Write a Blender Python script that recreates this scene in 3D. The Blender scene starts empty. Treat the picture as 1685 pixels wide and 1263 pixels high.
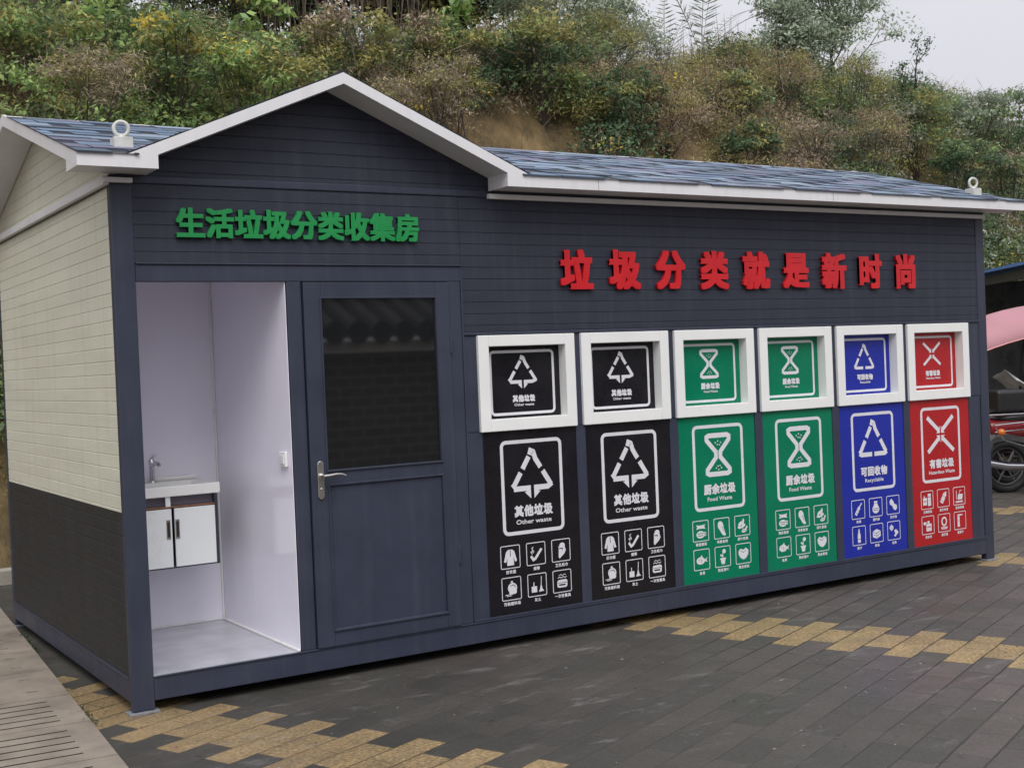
import bpy, bmesh, math, random
import numpy as np
from mathutils import Vector, Matrix
random.seed(7); RNG = np.random.default_rng(11)
sc = bpy.context.scene
COL = sc.collection
R = math.radians
# ------------------------------------------------------------ camera
CAM = (-1.6709, -6.2461, 1.6343)
CR = Vector((0.84513613, -0.53295384, -0.04129312)); CU = Vector((0.0429529, -0.00929194, 0.99903389)); CF = Vector((0.53282264, 0.8460933, -0.01503896))
cd = bpy.data.cameras.new("camera"); cam = bpy.data.objects.new("camera", cd); COL.objects.link(cam)
cd.sensor_fit = 'HORIZONTAL'; cd.sensor_width = 36.0; cd.lens = 2089.07 / 1685 * 36
cd.clip_end = 2000; cd.clip_start = 0.05
M = Matrix.Identity(4)
for i in range(3):
    M[i][0] = CR[i]; M[i][1] = CU[i]; M[i][2] = -CF[i]; M[i][3] = CAM[i]
cam.matrix_world = M
sc.camera = cam
# ------------------------------------------------------------ light
SUN_EL, SUN_AZ = R(50), R(203)
w = bpy.data.worlds.new("World"); sc.world = w; w.use_nodes = True
wn = w.node_tree.nodes; wl = w.node_tree.links
bg = wn['Background']; sky = wn.new('ShaderNodeTexSky'); sky.sky_type = 'NISHITA'; sky.sun_disc = False
sky.sun_elevation = SUN_EL; sky.sun_rotation = SUN_AZ; sky.air_density = 1.0; sky.dust_density = 6.0; sky.ozone_density = 1.0
hs = wn.new('ShaderNodeHueSaturation'); hs.inputs['Saturation'].default_value = 0.32
wl.new(sky.outputs[0], hs.inputs['Color']); bg.inputs[1].default_value = 0.10
# overcast layer over the clear sky: brighter overhead than at the horizon
wg = wn.new('ShaderNodeTexCoord'); ws = wn.new('ShaderNodeSeparateXYZ'); wl.new(wg.outputs['Generated'], ws.inputs[0])
wm = wn.new('ShaderNodeMapRange'); wl.new(ws.outputs[2], wm.inputs[0]); wm.inputs[1].default_value = 0.0; wm.inputs[2].default_value = 1.0; wm.inputs[3].default_value = 3.9; wm.inputs[4].default_value = 9.6
wv = wn.new('ShaderNodeVectorMath'); wv.operation = 'SCALE'; wv.inputs[0].default_value = (.985, .985, 1.06); wl.new(wm.outputs[0], wv.inputs['Scale'])
wc = wn.new('ShaderNodeTexNoise'); wc.inputs['Scale'].default_value = 2.2; wc.inputs['Detail'].default_value = 5; wl.new(wg.outputs['Generated'], wc.inputs['Vector'])
wr_ = wn.new('ShaderNodeMapRange'); wl.new(wc.outputs[0], wr_.inputs[0]); wr_.inputs[1].default_value = .3; wr_.inputs[2].default_value = .7; wr_.inputs[3].default_value = .9; wr_.inputs[4].default_value = 1.08
wt = wn.new('ShaderNodeMath'); wt.operation = 'MULTIPLY'; wl.new(wm.outputs[0], wt.inputs[0]); wl.new(wr_.outputs[0], wt.inputs[1]); wl.new(wt.outputs[0], wv.inputs['Scale'])
wx = wn.new('ShaderNodeMix'); wx.data_type = 'RGBA'; wx.inputs[0].default_value = .8; wl.new(hs.outputs[0], wx.inputs[6]); wl.new(wv.outputs[0], wx.inputs[7]); wl.new(wx.outputs[2], bg.inputs[0])
sd = bpy.data.lights.new("sun", 'SUN'); sd.energy = .95; sd.angle = R(35); sd.color = (1, 0.97, 0.93)
so = bpy.data.objects.new("sun", sd); COL.objects.link(so)
sv = Vector((math.sin(SUN_AZ) * math.cos(SUN_EL), math.cos(SUN_AZ) * math.cos(SUN_EL), math.sin(SUN_EL)))
so.rotation_euler = sv.to_track_quat('Z', 'Y').to_euler()
sc.view_settings.view_transform = 'Standard'; sc.view_settings.look = 'None'
sc.view_settings.exposure = 0.70; sc.view_settings.gamma = 1.0
sc.cycles.max_bounces = 8; sc.cycles.diffuse_bounces = 6; sc.cycles.transparent_max_bounces = 8

# ------------------------------------------------------------ materials
def nodes(name):
    m = bpy.data.materials.new(name); m.use_nodes = True
    nt = m.node_tree; return m, nt, nt.nodes, nt.links, nt.nodes['Principled BSDF']
def mat(name, col, rough=.5, metal=0., var=.12, vs=3., bump=0., bs=60., stretch=(1, 1, 1), spec=.5, dirt=None, rvar=.1, coat=0., streak=None):
    m, nt, N, L, P = nodes(name)
    tc = N.new('ShaderNodeTexCoord'); mp = N.new('ShaderNodeMapping'); L.new(tc.outputs['Object'], mp.inputs[0]); mp.inputs['Scale'].default_value = stretch
    nz = N.new('ShaderNodeTexNoise'); nz.inputs['Scale'].default_value = vs; nz.inputs['Detail'].default_value = 6; nz.inputs['Roughness'].default_value = .62
    L.new(mp.outputs[0], nz.inputs['Vector'])
    mr = N.new('ShaderNodeMapRange'); mr.inputs[1].default_value = .3; mr.inputs[2].default_value = .7; mr.inputs[3].default_value = 1 - var; mr.inputs[4].default_value = 1 + var
    L.new(nz.outputs[0], mr.inputs[0])
    vm = N.new('ShaderNodeVectorMath'); vm.operation = 'SCALE'; vm.inputs[0].default_value = col[:3]; L.new(mr.outputs[0], vm.inputs['Scale'])
    out = vm.outputs[0]
    if dirt:
        n2 = N.new('ShaderNodeTexNoise'); n2.inputs['Scale'].default_value = dirt[1]; n2.inputs['Detail'].default_value = 8; n2.inputs['Roughness'].default_value = .7
        L.new(tc.outputs['Object'], n2.inputs['Vector'])
        r2 = N.new('ShaderNodeMapRange'); r2.inputs[1].default_value = dirt[2]; r2.inputs[2].default_value = dirt[2] + .18; r2.inputs[4].default_value = dirt[3]; L.new(n2.outputs[0], r2.inputs[0])
        mx = N.new('ShaderNodeMix'); mx.data_type = 'RGBA'; L.new(r2.outputs[0], mx.inputs[0]); L.new(out, mx.inputs[6]); mx.inputs[7].default_value = (*dirt[0], 1)
        out = mx.outputs[2]
    if streak:
        m3 = N.new('ShaderNodeMapping'); m3.inputs['Scale'].default_value = (9, 9, .55); L.new(tc.outputs['Object'], m3.inputs[0])
        n4 = N.new('ShaderNodeTexNoise'); n4.inputs['Scale'].default_value = 1.6; n4.inputs['Detail'].default_value = 5; n4.inputs['Roughness'].default_value = .6; L.new(m3.outputs[0], n4.inputs['Vector'])
        r4 = N.new('ShaderNodeMapRange'); r4.inputs[1].default_value = .5; r4.inputs[2].default_value = .8; r4.inputs[4].default_value = streak[1]; L.new(n4.outputs[0], r4.inputs[0])
        x4 = N.new('ShaderNodeMix'); x4.data_type = 'RGBA'; L.new(r4.outputs[0], x4.inputs[0]); L.new(out, x4.inputs[6]); x4.inputs[7].default_value = (*streak[0], 1); out = x4.outputs[2]
    L.new(out, P.inputs['Base Color'])
    rr = N.new('ShaderNodeMapRange'); rr.inputs[1].default_value = .3; rr.inputs[2].default_value = .7; rr.inputs[3].default_value = max(.02, rough - rvar); rr.inputs[4].default_value = min(1, rough + rvar)
    L.new(nz.outputs[0], rr.inputs[0]); L.new(rr.outputs[0], P.inputs['Roughness'])
    P.inputs['Metallic'].default_value = metal; P.inputs['Specular IOR Level'].default_value = spec; P.inputs['Coat Weight'].default_value = coat
    if bump:
        n3 = N.new('ShaderNodeTexNoise'); n3.inputs['Scale'].default_value = bs; n3.inputs['Detail'].default_value = 4; L.new(mp.outputs[0], n3.inputs['Vector'])
        b = N.new('ShaderNodeBump'); b.inputs['Strength'].default_value = bump; b.inputs['Distance'].default_value = .004
        L.new(n3.outputs[0], b.inputs['Height']); L.new(b.outputs[0], P.inputs['Normal'])
    return m
SLATE = (.037, .043, .068)
m_clad = mat('slate_cladding', (.025, .0295, .047), .55, streak=((.075, .08, .10), .35), spec=.35, var=.1, vs=2.2, bump=.35, bs=42, stretch=(1, 1, 5), dirt=((.09, .09, .1), 6, .66, .25))
m_steel = mat('slate_steel_paint', (.032, .038, .063), .45, streak=((.09, .095, .11), .25), spec=.4, var=.1, vs=3, bump=.12, bs=90, dirt=((.16, .16, .17), 9, .68, .3))
m_cream = mat('cream_cladding', (.61, .60, .49), .6, streak=((.36, .33, .26), .3), var=.05, vs=1.4, bump=.5, bs=38, stretch=(1, .7, 5), dirt=((.36, .27, .2), 2.2, .62, .25))
m_dark = mat('charcoal_cladding', (.016, .0165, .018), .62, streak=((.05, .05, .054), .3), var=.12, vs=3, bump=.4, bs=38, stretch=(1, .7, 5), dirt=((.06, .06, .062), 8, .62, .3))
m_white = mat('white_sheet_metal', (.70, .70, .72), .38, streak=((.48, .46, .42), .3), var=.035, vs=2.5, bump=.06, bs=12, dirt=((.45, .42, .38), 5, .66, .35))
m_frame = mat('white_hatch_paint', (.78, .79, .78), .4, var=.03, vs=4, dirt=((.5, .48, .45), 14, .68, .4))
m_pvc = mat('white_wall_panel', (.86, .84, .93), .16, var=.03, vs=1.5, spec=.5)
m_white_pl = mat('white_plastic', (.8, .8, .8), .25, var=.02)
m_cer = mat('white_ceramic', (.78, .79, .76), .12, var=.02)
m_cabw = mat('white_cabinet_door', (.74, .77, .77), .3, var=.03)
m_cabd = mat('dark_cabinet_edge', (.03, .032, .05), .4)
m_wood = mat('brown_board_edge', (.25, .12, .06), .5, var=.2, vs=20)
m_chrome = mat('chrome', (.6, .6, .62), .18, metal=1, var=.1)
m_brass = mat('satin_nickel', (.60, .585, .55), .3, metal=1, var=.1)
m_black = mat('black_rubber', (.012, .012, .013), .6, var=.3, vs=12, bump=.3)
m_blackp = mat('black_plastic', (.02, .02, .022), .35, var=.2)
m_fan = mat('printed_black_film', (.010, .009, .012), .3, var=.1, vs=5, spec=.3)
m_fgr = mat('printed_green_film', (.0, .17, .085), .28, var=.07, vs=3, spec=.3)
m_fbl = mat('printed_blue_film', (.014, .026, .30), .28, var=.07, vs=3, spec=.3)
m_frd = mat('printed_red_film', (.38, .014, .018), .28, var=.07, vs=3, spec=.3)
m_ink = mat('white_print', (.66, .66, .70), .35, var=.05, vs=9)
m_red = mat('red_acrylic', (.56, .008, .014), .35, var=.06, vs=5)
m_green = mat('green_acrylic', (.008, .25, .06), .32, var=.06, vs=5)
m_conc = mat('concrete_slab', (.225, .192, .155), .85, var=.3, vs=3.5, bump=.6, bs=45, dirt=((.07, .065, .05), 2.6, .56, .6))
m_kerb = mat('pale_stone_kerb', (.32, .30, .26), .85, var=.15, bump=.5, dirt=((.1, .1, .07), 4, .55, .5))
m_rust = mat('galvanised_lug', (.55, .55, .52), .45, var=.15, vs=20, dirt=((.22, .1, .05), 16, .6, .7))
m_sg2 = mat('seam_shadow_gap', (.2, .2, .2), .8)
m_foot = mat('foot_plate_steel', (.20, .21, .23), .5, var=.2, vs=20, dirt=((.1, .06, .04), 18, .55, .5))
m_dim = mat('dim_interior', (.05, .05, .055), .8)
m_bark = mat('tree_bark', (.075, .058, .045), .9, var=.35, vs=8, bump=.8, bs=30)
m_barkd = mat('dark_bark', (.035, .028, .022), .9, var=.35, vs=8, bump=.8, bs=30)

# glass
def glass_mat():
    m, nt, N, L, P = nodes('tinted_glass')
    P.inputs['Base Color'].default_value = (.012, .013, .014, 1); P.inputs['Roughness'].default_value = .03
    P.inputs['IOR'].default_value = 1.7; P.inputs['Specular IOR Level'].default_value = .8
    tr = N.new('ShaderNodeBsdfTransparent'); tr.inputs[0].default_value = (.25, .26, .27, 1)
    mx = N.new('ShaderNodeMixShader'); mx.inputs[0].default_value = .9
    L.new(tr.outputs[0], mx.inputs[1]); L.new(P.outputs[0], mx.inputs[2]); L.new(mx.outputs[0], N['Material Output'].inputs[0])
    return m
m_glass = glass_mat()
def attr_mat(name, rough=.7, trans=0., mul=1., spec=.3, bump=0):
    m, nt, N, L, P = nodes(name)
    a = N.new('ShaderNodeAttribute'); a.attribute_name = 'tint'
    L.new(a.outputs['Color'], P.inputs['Base Color']); P.inputs['Roughness'].default_value = rough; P.inputs['Specular IOR Level'].default_value = spec
    if trans:
        t = N.new('ShaderNodeBsdfTranslucent'); L.new(a.outputs['Color'], t.inputs[0])
        mx = N.new('ShaderNodeMixShader'); mx.inputs[0].default_value = trans; L.new(P.outputs[0], mx.inputs[1]); L.new(t.outputs[0], mx.inputs[2]); L.new(mx.outputs[0], N['Material Output'].inputs[0])
    if bump:
        n3 = N.new('ShaderNodeTexNoise'); n3.inputs['Scale'].default_value = 160; n3.inputs['Detail'].default_value = 3
        tc = N.new('ShaderNodeTexCoord'); L.new(tc.outputs['Object'], n3.inputs['Vector'])
        b = N.new('ShaderNodeBump'); b.inputs['Strength'].default_value = bump; b.inputs['Distance'].default_value = .003
        L.new(n3.outputs[0], b.inputs['Height']); L.new(b.outputs[0], P.inputs['Normal'])
    return m
m_leaf = attr_mat('leaf', .6, .38)
m_shingle = attr_mat('asphalt_shingle', .62, bump=.8, spec=.5)

def paving_mat():
    m, nt, N, L, P = nodes('block_paving')
    def mth(op, a, b=None, c=None):
        n = N.new('ShaderNodeMath'); n.operation = op
        for i, v in enumerate((a, b, c)):
            if v is None: continue
            if isinstance(v, (int, float)): n.inputs[i].default_value = v
            else: L.new(v, n.inputs[i])
        return n.outputs[0]
    def noise(scale, detail=5, rough=.6, vec=None):
        n = N.new('ShaderNodeTexNoise'); n.inputs['Scale'].default_value = scale; n.inputs['Detail'].default_value = detail; n.inputs['Roughness'].default_value = rough
        L.new(vec or pos, n.inputs['Vector']); return n.outputs[0]
    def rng(v, a, b, c=0., d=1.):
        n = N.new('ShaderNodeMapRange'); L.new(v, n.inputs[0])
        for i, q in enumerate((a, b, c, d)): n.inputs[i + 1].default_value = q
        return n.outputs[0]
    def mix(f, a, b):
        n = N.new('ShaderNodeMix'); n.data_type = 'RGBA'; L.new(f, n.inputs[0])
        for i, v in ((6, a), (7, b)):
            if isinstance(v, tuple): n.inputs[i].default_value = (*v, 1)
            else: L.new(v, n.inputs[i])
        return n.outputs[2]
    g = N.new('ShaderNodeNewGeometry'); pos = g.outputs['Position']
    sp = N.new('ShaderNodeSeparateXYZ'); L.new(pos, sp.inputs[0]); x, y = sp.outputs[0], sp.outputs[1]
    th = R(22.6); cs, sn = math.cos(th), math.sin(th)
    u = mth('ADD', mth('MULTIPLY', x, cs), mth('MULTIPLY', y, sn))
    v = mth('SUBTRACT', mth('MULTIPLY', y, cs), mth('MULTIPLY', x, sn))
    wob = mth('MULTIPLY', mth('SUBTRACT', noise(2.5, 2), .5), .012)
    RW, BL = .1605, .335
    rv = mth('DIVIDE', mth('ADD', mth('SUBTRACT', -.213, v), wob), RW)       # rows count towards the camera
    row = mth('FLOOR', rv); fv = mth('SUBTRACT', rv, row)
    odd = mth('FLOORED_MODULO', row, 2.)
    s = mth('DIVIDE', mth('SUBTRACT', mth('ADD', u, wob), mth('ADD', mth('MULTIPLY', odd, BL / 2), -.305)), BL)
    bi = mth('FLOOR', s); fu = mth('SUBTRACT', s, bi)
    bm = mth('FLOORED_MODULO', bi, 9.)
    lim = mth('SUBTRACT', 2., odd)
    yel = mth('LESS_THAN', bm, mth('SUBTRACT', lim, .5))
    # joint masks
    du = mth('MULTIPLY', mth('MINIMUM', fu, mth('SUBTRACT', 1., fu)), BL)
    dv = mth('MULTIPLY', mth('MINIMUM', fv, mth('SUBTRACT', 1., fv)), RW)
    jl = rng(dv, .002, .0068, 1, 0); js = rng(du, .001, .0035, .8, 0)
    jn = mth('MAXIMUM', jl, js)
    dust = rng(noise(.55, 4, .6), .42, .60)
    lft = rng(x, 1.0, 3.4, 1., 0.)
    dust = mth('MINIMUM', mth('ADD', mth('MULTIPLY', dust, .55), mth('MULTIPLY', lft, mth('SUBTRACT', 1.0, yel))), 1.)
    jn = mth('MULTIPLY', jn, mth('SUBTRACT', 1., mth('MULTIPLY', dust, .8)))
    cv = N.new('ShaderNodeCombineXYZ'); L.new(bi, cv.inputs[0]); L.new(row, cv.inputs[1])
    wnn = N.new('ShaderNodeTexWhiteNoise'); wnn.noise_dimensions = '2D'; L.new(cv.outputs[0], wnn.inputs['Vector']); rnd = wnn.outputs[0]
    fine = noise(55, 4, .7); med = noise(7, 6, .65); big = noise(.8, 3)
    pick = mth('ADD', mth('MULTIPLY', rnd, .42), mth('MULTIPLY', big, .95))
    base = mix(rng(pick, .42, 1.05), (.090, .087, .078), (.125, .104, .098))
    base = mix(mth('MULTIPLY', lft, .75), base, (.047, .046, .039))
    yc = mix(rng(fine, .35, .65), (.20, .125, .055), (.52, .39, .20))
    yc = mix(mth('MULTIPLY', rng(noise(1.1, 3), .35, .6), .5), yc, (.40, .29, .15))
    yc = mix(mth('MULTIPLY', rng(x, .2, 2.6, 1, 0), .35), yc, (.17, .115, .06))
    col = mix(yel, base, yc)
    col = mix(mth('MULTIPLY', rng(med, .35, .75), .45), col, (.055, .052, .045))
    fr = mth('MULTIPLY', mth('SUBTRACT', fine, .5), .9)
    vm = N.new('ShaderNodeVectorMath'); vm.operation = 'SCALE'; L.new(col, vm.inputs[0]); L.new(mth('ADD', mth('ADD', fr, .84), mth('MULTIPLY', mth('SUBTRACT', rnd, .5), .14)), vm.inputs['Scale'])
    col = vm.outputs[0]
    col = mix(mth('MULTIPLY', jn, .9), col, (.016, .014, .012))
    # pale scuffs and grit
    mpp = N.new('ShaderNodeMapping'); mpp.inputs['Rotation'].default_value = (0, 0, R(-12)); mpp.inputs['Scale'].default_value = (1.1, 3.4, 1); L.new(pos, mpp.inputs[0])
    sc1 = mth('MULTIPLY', rng(noise(2.3, 7, .72, mpp.outputs[0]), .56, .70), rng(noise(.7, 2), .44, .58))
    col = mix(mth('MULTIPLY', sc1, .5), col, (.28, .27, .26))
    sp1 = rng(noise(34, 2, .5), .76, .80)
    col = mix(mth('MULTIPLY', sp1, .7), col, (.40, .38, .34))
    L.new(col, P.inputs['Base Color'])
    wet = rng(noise(1.3, 4, .6), .4, .65, .42, .85); L.new(wet, P.inputs['Roughness']); P.inputs['Specular IOR Level'].default_value = .35
    hgt = mth('SUBTRACT', mth('ADD', mth('MULTIPLY', fine, .35), mth('MULTIPLY', rnd, .35)), mth('MULTIPLY', jn, 1.6))
    b = N.new('ShaderNodeBump'); b.inputs['Strength'].default_value = .7; b.inputs['Distance'].default_value = .004; L.new(hgt, b.inputs['Height']); L.new(b.outputs[0], P.inputs['Normal'])
    return m
m_pave = paving_mat()
def soil_mat():
    m, nt, N, L, P = nodes('hillside_soil')
    tc = N.new('ShaderNodeTexCoord'); n = N.new('ShaderNodeTexNoise'); n.inputs['Scale'].default_value = 1.6; n.inputs['Detail'].default_value = 9; n.inputs['Roughness'].default_value = .72
    mp = N.new('ShaderNodeMapping'); mp.inputs['Scale'].default_value = (1.6, 1.6, .6); L.new(tc.outputs['Object'], mp.inputs[0]); L.new(mp.outputs[0], n.inputs['Vector'])
    cr = N.new('ShaderNodeValToRGB'); e = cr.color_ramp.elements; e[0].position = .32; e[0].color = (.035, .028, .018, 1); e[1].position = .72; e[1].color = (.27, .185, .09, 1)
    k = e.new(.5); k.color = (.14, .10, .045, 1)
    L.new(n.outputs[0], cr.inputs[0]); L.new(cr.outputs[0], P.inputs['Base Color']); P.inputs['Roughness'].default_value = .95
    b = N.new('ShaderNodeBump'); b.inputs['Strength'].default_value = 1; b.inputs['Distance'].default_value = .06; L.new(n.outputs[0], b.inputs['Height']); L.new(b.outputs[0], P.inputs['Normal'])
    return m
m_soil = soil_mat()

# ------------------------------------------------------------ mesh helpers
class MB:
    def __init__(s): s.v = []; s.f = []; s.m = []; s.n = 0
    def add(s, vs, fs, m=0):
        b = s.n; s.v += [tuple(map(float, p)) for p in vs]; s.f += [tuple(b + i for i in f) for f in fs]; s.m += [m] * len(fs); s.n += len(vs); return s
    def box(s, x0, x1, y0, y1, z0, z1, m=0):
        return s.add([(x0, y0, z0), (x1, y0, z0), (x1, y1, z0), (x0, y1, z0), (x0, y0, z1), (x1, y0, z1), (x1, y1, z1), (x0, y1, z1)],
                     [(3, 2, 1, 0), (4, 5, 6, 7), (0, 1, 5, 4), (1, 2, 6, 5), (2, 3, 7, 6), (3, 0, 4, 7)], m)
    def prism(s, poly, fn, d0, d1, m=0):
        """poly: 2D points; fn(a,b,d)->3D"""
        n = len(poly); vs = [fn(a, b, d0) for a, b in poly] + [fn(a, b, d1) for a, b in poly]
        fs = [tuple(range(n))[::-1], tuple(range(n, 2 * n))] + [(i, (i + 1) % n, n + (i + 1) % n, n + i) for i in range(n)]
        return s.add(vs, fs, m)
    def tube(s, pts, r, seg=8, m=0, cap=True):
        pts = [Vector(p) for p in pts]; n = len(pts)
        rs = r if isinstance(r, (list, tuple)) else [r] * n
        base = s.n; vs = []; up = None
        for i, p in enumerate(pts):
            d = (pts[min(i + 1, n - 1)] - pts[max(i - 1, 0)]).normalized()
            if up is None: up = Vector((0, 0, 1)) if abs(d.z) < .9 else Vector((1, 0, 0))
            a = d.cross(up).normalized(); b = a.cross(d).normalized(); up = b
            for k in range(seg):
                t = 2 * math.pi * k / seg; vs.append(p + (a * math.cos(t) + b * math.sin(t)) * rs[i])
        fs = [(i * seg + k, i * seg + (k + 1) % seg, (i + 1) * seg + (k + 1) % seg, (i + 1) * seg + k) for i in range(n - 1) for k in range(seg)]
        if cap: fs += [tuple(range(seg))[::-1], tuple((n - 1) * seg + k for k in range(seg))]
        return s.add(vs, fs, m)
    def lathe(s, prof, c, ax='z', seg=20, m=0):
        vs = []
        for r, h in prof:
            for k in range(seg):
                t = 2 * math.pi * k / seg; a, b = r * math.cos(t), r * math.sin(t)
                vs.append({'z': (c[0] + a, c[1] + b, c[2] + h), 'y': (c[0] + a, c[1] + h, c[2] + b), 'x': (c[0] + h, c[1] + a, c[2] + b)}[ax])
        n = len(prof); fs = [(i * seg + k, i * seg + (k + 1) % seg, (i + 1) * seg + (k + 1) % seg, (i + 1) * seg + k) for i in range(n - 1) for k in range(seg)]
        fs += [tuple(range(seg)), tuple((n - 1) * seg + k for k in range(seg))]
        return s.add(vs, fs, m)
    def torus(s, c, R0, r, n1=24, n2=10, rot=None, m=0):
        vs = []
        for i in range(n1):
            a = 2 * math.pi * i / n1
            for j in range(n2):
                b = 2 * math.pi * j / n2
                p = Vector(((R0 + r * math.cos(b)) * math.cos(a), r * math.sin(b), (R0 + r * math.cos(b)) * math.sin(a)))
                if rot is not None: p = rot @ p
                vs.append(p + Vector(c))
        fs = [(i * n2 + j, ((i + 1) % n1) * n2 + j, ((i + 1) % n1) * n2 + (j + 1) % n2, i * n2 + (j + 1) % n2) for i in range(n1) for j in range(n2)]
        return s.add(vs, fs, m)
    def ball(s, c, r, m=0, seg=12, rings=8):
        rx, ry, rz = r if isinstance(r, tuple) else (r, r, r)
        vs = [(c[0], c[1], c[2] + rz)]
        for i in range(1, rings):
            a = math.pi * i / rings
            for k in range(seg):
                t = 2 * math.pi * k / seg; vs.append((c[0] + rx * math.sin(a) * math.cos(t), c[1] + ry * math.sin(a) * math.sin(t), c[2] + rz * math.cos(a)))
        vs.append((c[0], c[1], c[2] - rz)); L = len(vs) - 1
        fs = [(0, 1 + k, 1 + (k + 1) % seg) for k in range(seg)]
        for i in range(rings - 2):
            fs += [(1 + i * seg + k, 1 + (i + 1) * seg + k, 1 + (i + 1) * seg + (k + 1) % seg, 1 + i * seg + (k + 1) % seg) for k in range(seg)]
        fs += [(L, 1 + (rings - 2) * seg + (k + 1) % seg, 1 + (rings - 2) * seg + k) for k in range(seg)]
        return s.add(vs, fs, m)
    def build(s, name, mats, parent=None, bevel=0, smooth=False, loc=None, seg=2, fix=True):
        me = bpy.data.meshes.new(name); me.from_pydata(s.v, [], s.f)
        for mm in (mats if isinstance(mats, (list, tuple)) else [mats]): me.materials.append(mm)
        me.polygons.foreach_set('material_index', s.m)
        if fix:
            bm = bmesh.new(); bm.from_mesh(me); bmesh.ops.recalc_face_normals(bm, faces=bm.faces); bm.to_mesh(me); bm.free()
        if smooth:
            me.polygons.foreach_set('use_smooth', [True] * len(me.polygons))
            try: me.set_sharp_from_angle(angle=R(40))
            except Exception: pass
        o = bpy.data.objects.new(name, me); COL.objects.link(o)
        if parent: o.parent = parent
        if loc: o.location = loc
        if bevel:
            b = o.modifiers.new('bevel', 'BEVEL'); b.width = bevel; b.segments = seg; b.limit_method = 'ANGLE'; b.angle_limit = R(40)
            b.harden_normals = False
        return o
def tag(o, label=None, cat=None, group=None, kind=None):
    if label: o['label'] = label
    if cat: o['category'] = cat
    if group: o['group'] = group
    if kind: o['kind'] = kind
    return o
def empty(name, loc, label, cat, group=None, rz=0):
    o = bpy.data.objects.new(name, None); COL.objects.link(o); o.location = loc; o.rotation_euler = (0, 0, rz); o.empty_display_size = .1
    return tag(o, label, cat, group)

# ------------------------------------------------------------ ground
def grid_obj(name, xs, ys, H, mt, kind='structure', smooth=True):
    X, Y = np.meshgrid(xs, ys); Z = H(X, Y)
    v = np.stack([X, Y, Z], -1).reshape(-1, 3); nx = len(xs); ny = len(ys)
    f = [(j * nx + i, j * nx + i + 1, (j + 1) * nx + i + 1, (j + 1) * nx + i) for j in range(ny - 1) for i in range(nx - 1)]
    b = MB(); b.v = [tuple(p) for p in v.tolist()]; b.f = f; b.m = [0] * len(f); b.n = len(v)
    return tag(b.build(name, mt, smooth=smooth), kind=kind)
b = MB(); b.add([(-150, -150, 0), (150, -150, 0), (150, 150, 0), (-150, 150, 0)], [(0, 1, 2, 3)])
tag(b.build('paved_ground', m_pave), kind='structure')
# a slow pseudo noise usable for points in numpy
def pn(x, y, s, seed=0):
    x = np.asarray(x, float) * s; y = np.asarray(y, float) * s; r = np.random.default_rng(seed); o = 0
    for i in range(6):
        a = r.uniform(0, 2 * np.pi); k = r.uniform(.6, 2.2); ph = r.uniform(0, 6.28)
        o = o + np.sin((x * np.cos(a) + y * np.sin(a)) * k + ph) / (1 + .3 * i)
    return o / 3.2
def sstep(t): t = np.clip(t, 0, 1); return t * t * (3 - 2 * t)
def hillH(x, y):
    x = np.asarray(x, float); y = np.asarray(y, float)
    foot = 5.5 + .35 * pn(x, 0 * x, .7, 3) + np.clip((x - 11) * .24, 0, 3.0)
    t = y - foot
    top = 6.2 + 1.1 * sstep((x - 11) / 4) - .5 * sstep((x - 17) / 3) + .3 * pn(x, y, .35, 5)
    h = 3.0 * sstep(t / 1.5) + (top - 3.0) * sstep((t - .9) / 4.2) + np.clip(t - 6, 0, 60) * .10
    h = h + .18 * pn(x, y, 1.9, 8) * sstep(t) + .35 * pn(x, y, .8, 9) * sstep(t - .4)
    return np.where(t < 0, -.05 + 0 * h, np.maximum(h, 0) - .05)
grid_obj('hillside', np.linspace(-20, 60, 260), np.concatenate([np.linspace(4.8, 13, 90), np.linspace(13.5, 90, 40)]), hillH, m_soil)
tag(MB().box(-12, 9, 4.82, 4.98, -.01, .12).box(-12, 9, 4.98, 5.35, -.01, .05).build('stone_kerb', m_kerb, bevel=.01), kind='structure')

# ------------------------------------------------------------ house
house = empty('waste_sorting_house', (0, 0, 0), 'long slate grey and cream cabin with gabled front, shingle roof and six coloured waste bays', 'cabin')
XR, YD = 6.55, 2.90
ZT = 2.60
def clad(name, mt, u0, u1, z0, z1, frame, cuts=(), pitch=.0665, phase=1.933, parent=house):
    """board cladding with real grooves. frame(u,d,z)->xyz, d outward"""
    zs = [(z0, 0.)]
    k = math.ceil((z0 - phase) / pitch + .1)
    while phase + k * pitch < z1 - .008:
        g = phase + k * pitch
        zs += [(g - .0042, 0), (g - .0014, -.0028), (g + .0010, -.0028), (g + .0028, 0)]; k += 1
    zs.append((z1, 0.))
    b = MB(); vs = []
    for z, d in zs: vs += [frame(u0, d, z), frame(u1, d, z)]
    b.add(vs, [(2 * i, 2 * i + 1, 2 * i + 3, 2 * i + 2) for i in range(len(zs) - 1)])
    o = b.build(name, mt, None, fix=False)
    me = o.data; bm = bmesh.new(); bm.from_mesh(me)
    for co, no in cuts:
        bmesh.ops.bisect_plane(bm, geom=bm.verts[:] + bm.edges[:] + bm.faces[:], plane_co=co, plane_no=no, clear_outer=True)
    # close the back so the panel has thickness
    bm.to_mesh(me); bm.free()
    sm = o.modifiers.new('thickness', 'SOLIDIFY'); sm.thickness = .03; sm.offset = -1
    o.parent = parent
    return o
ff = lambda u, d, z: (u, .004 - d, z)             # front wall, outward -y
fs_ = lambda u, d, z: (.004 - d, YD - u, z)       # left wall, outward -x, u runs from back to front
clad('front_cladding', m_clad, .11, 1.95, 2.212, 2.598, ff)
clad('front_cladding', m_clad, 1.952, 6.452, 1.832, 2.598, ff)
AX, AZ = 1.17, 3.19
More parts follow.
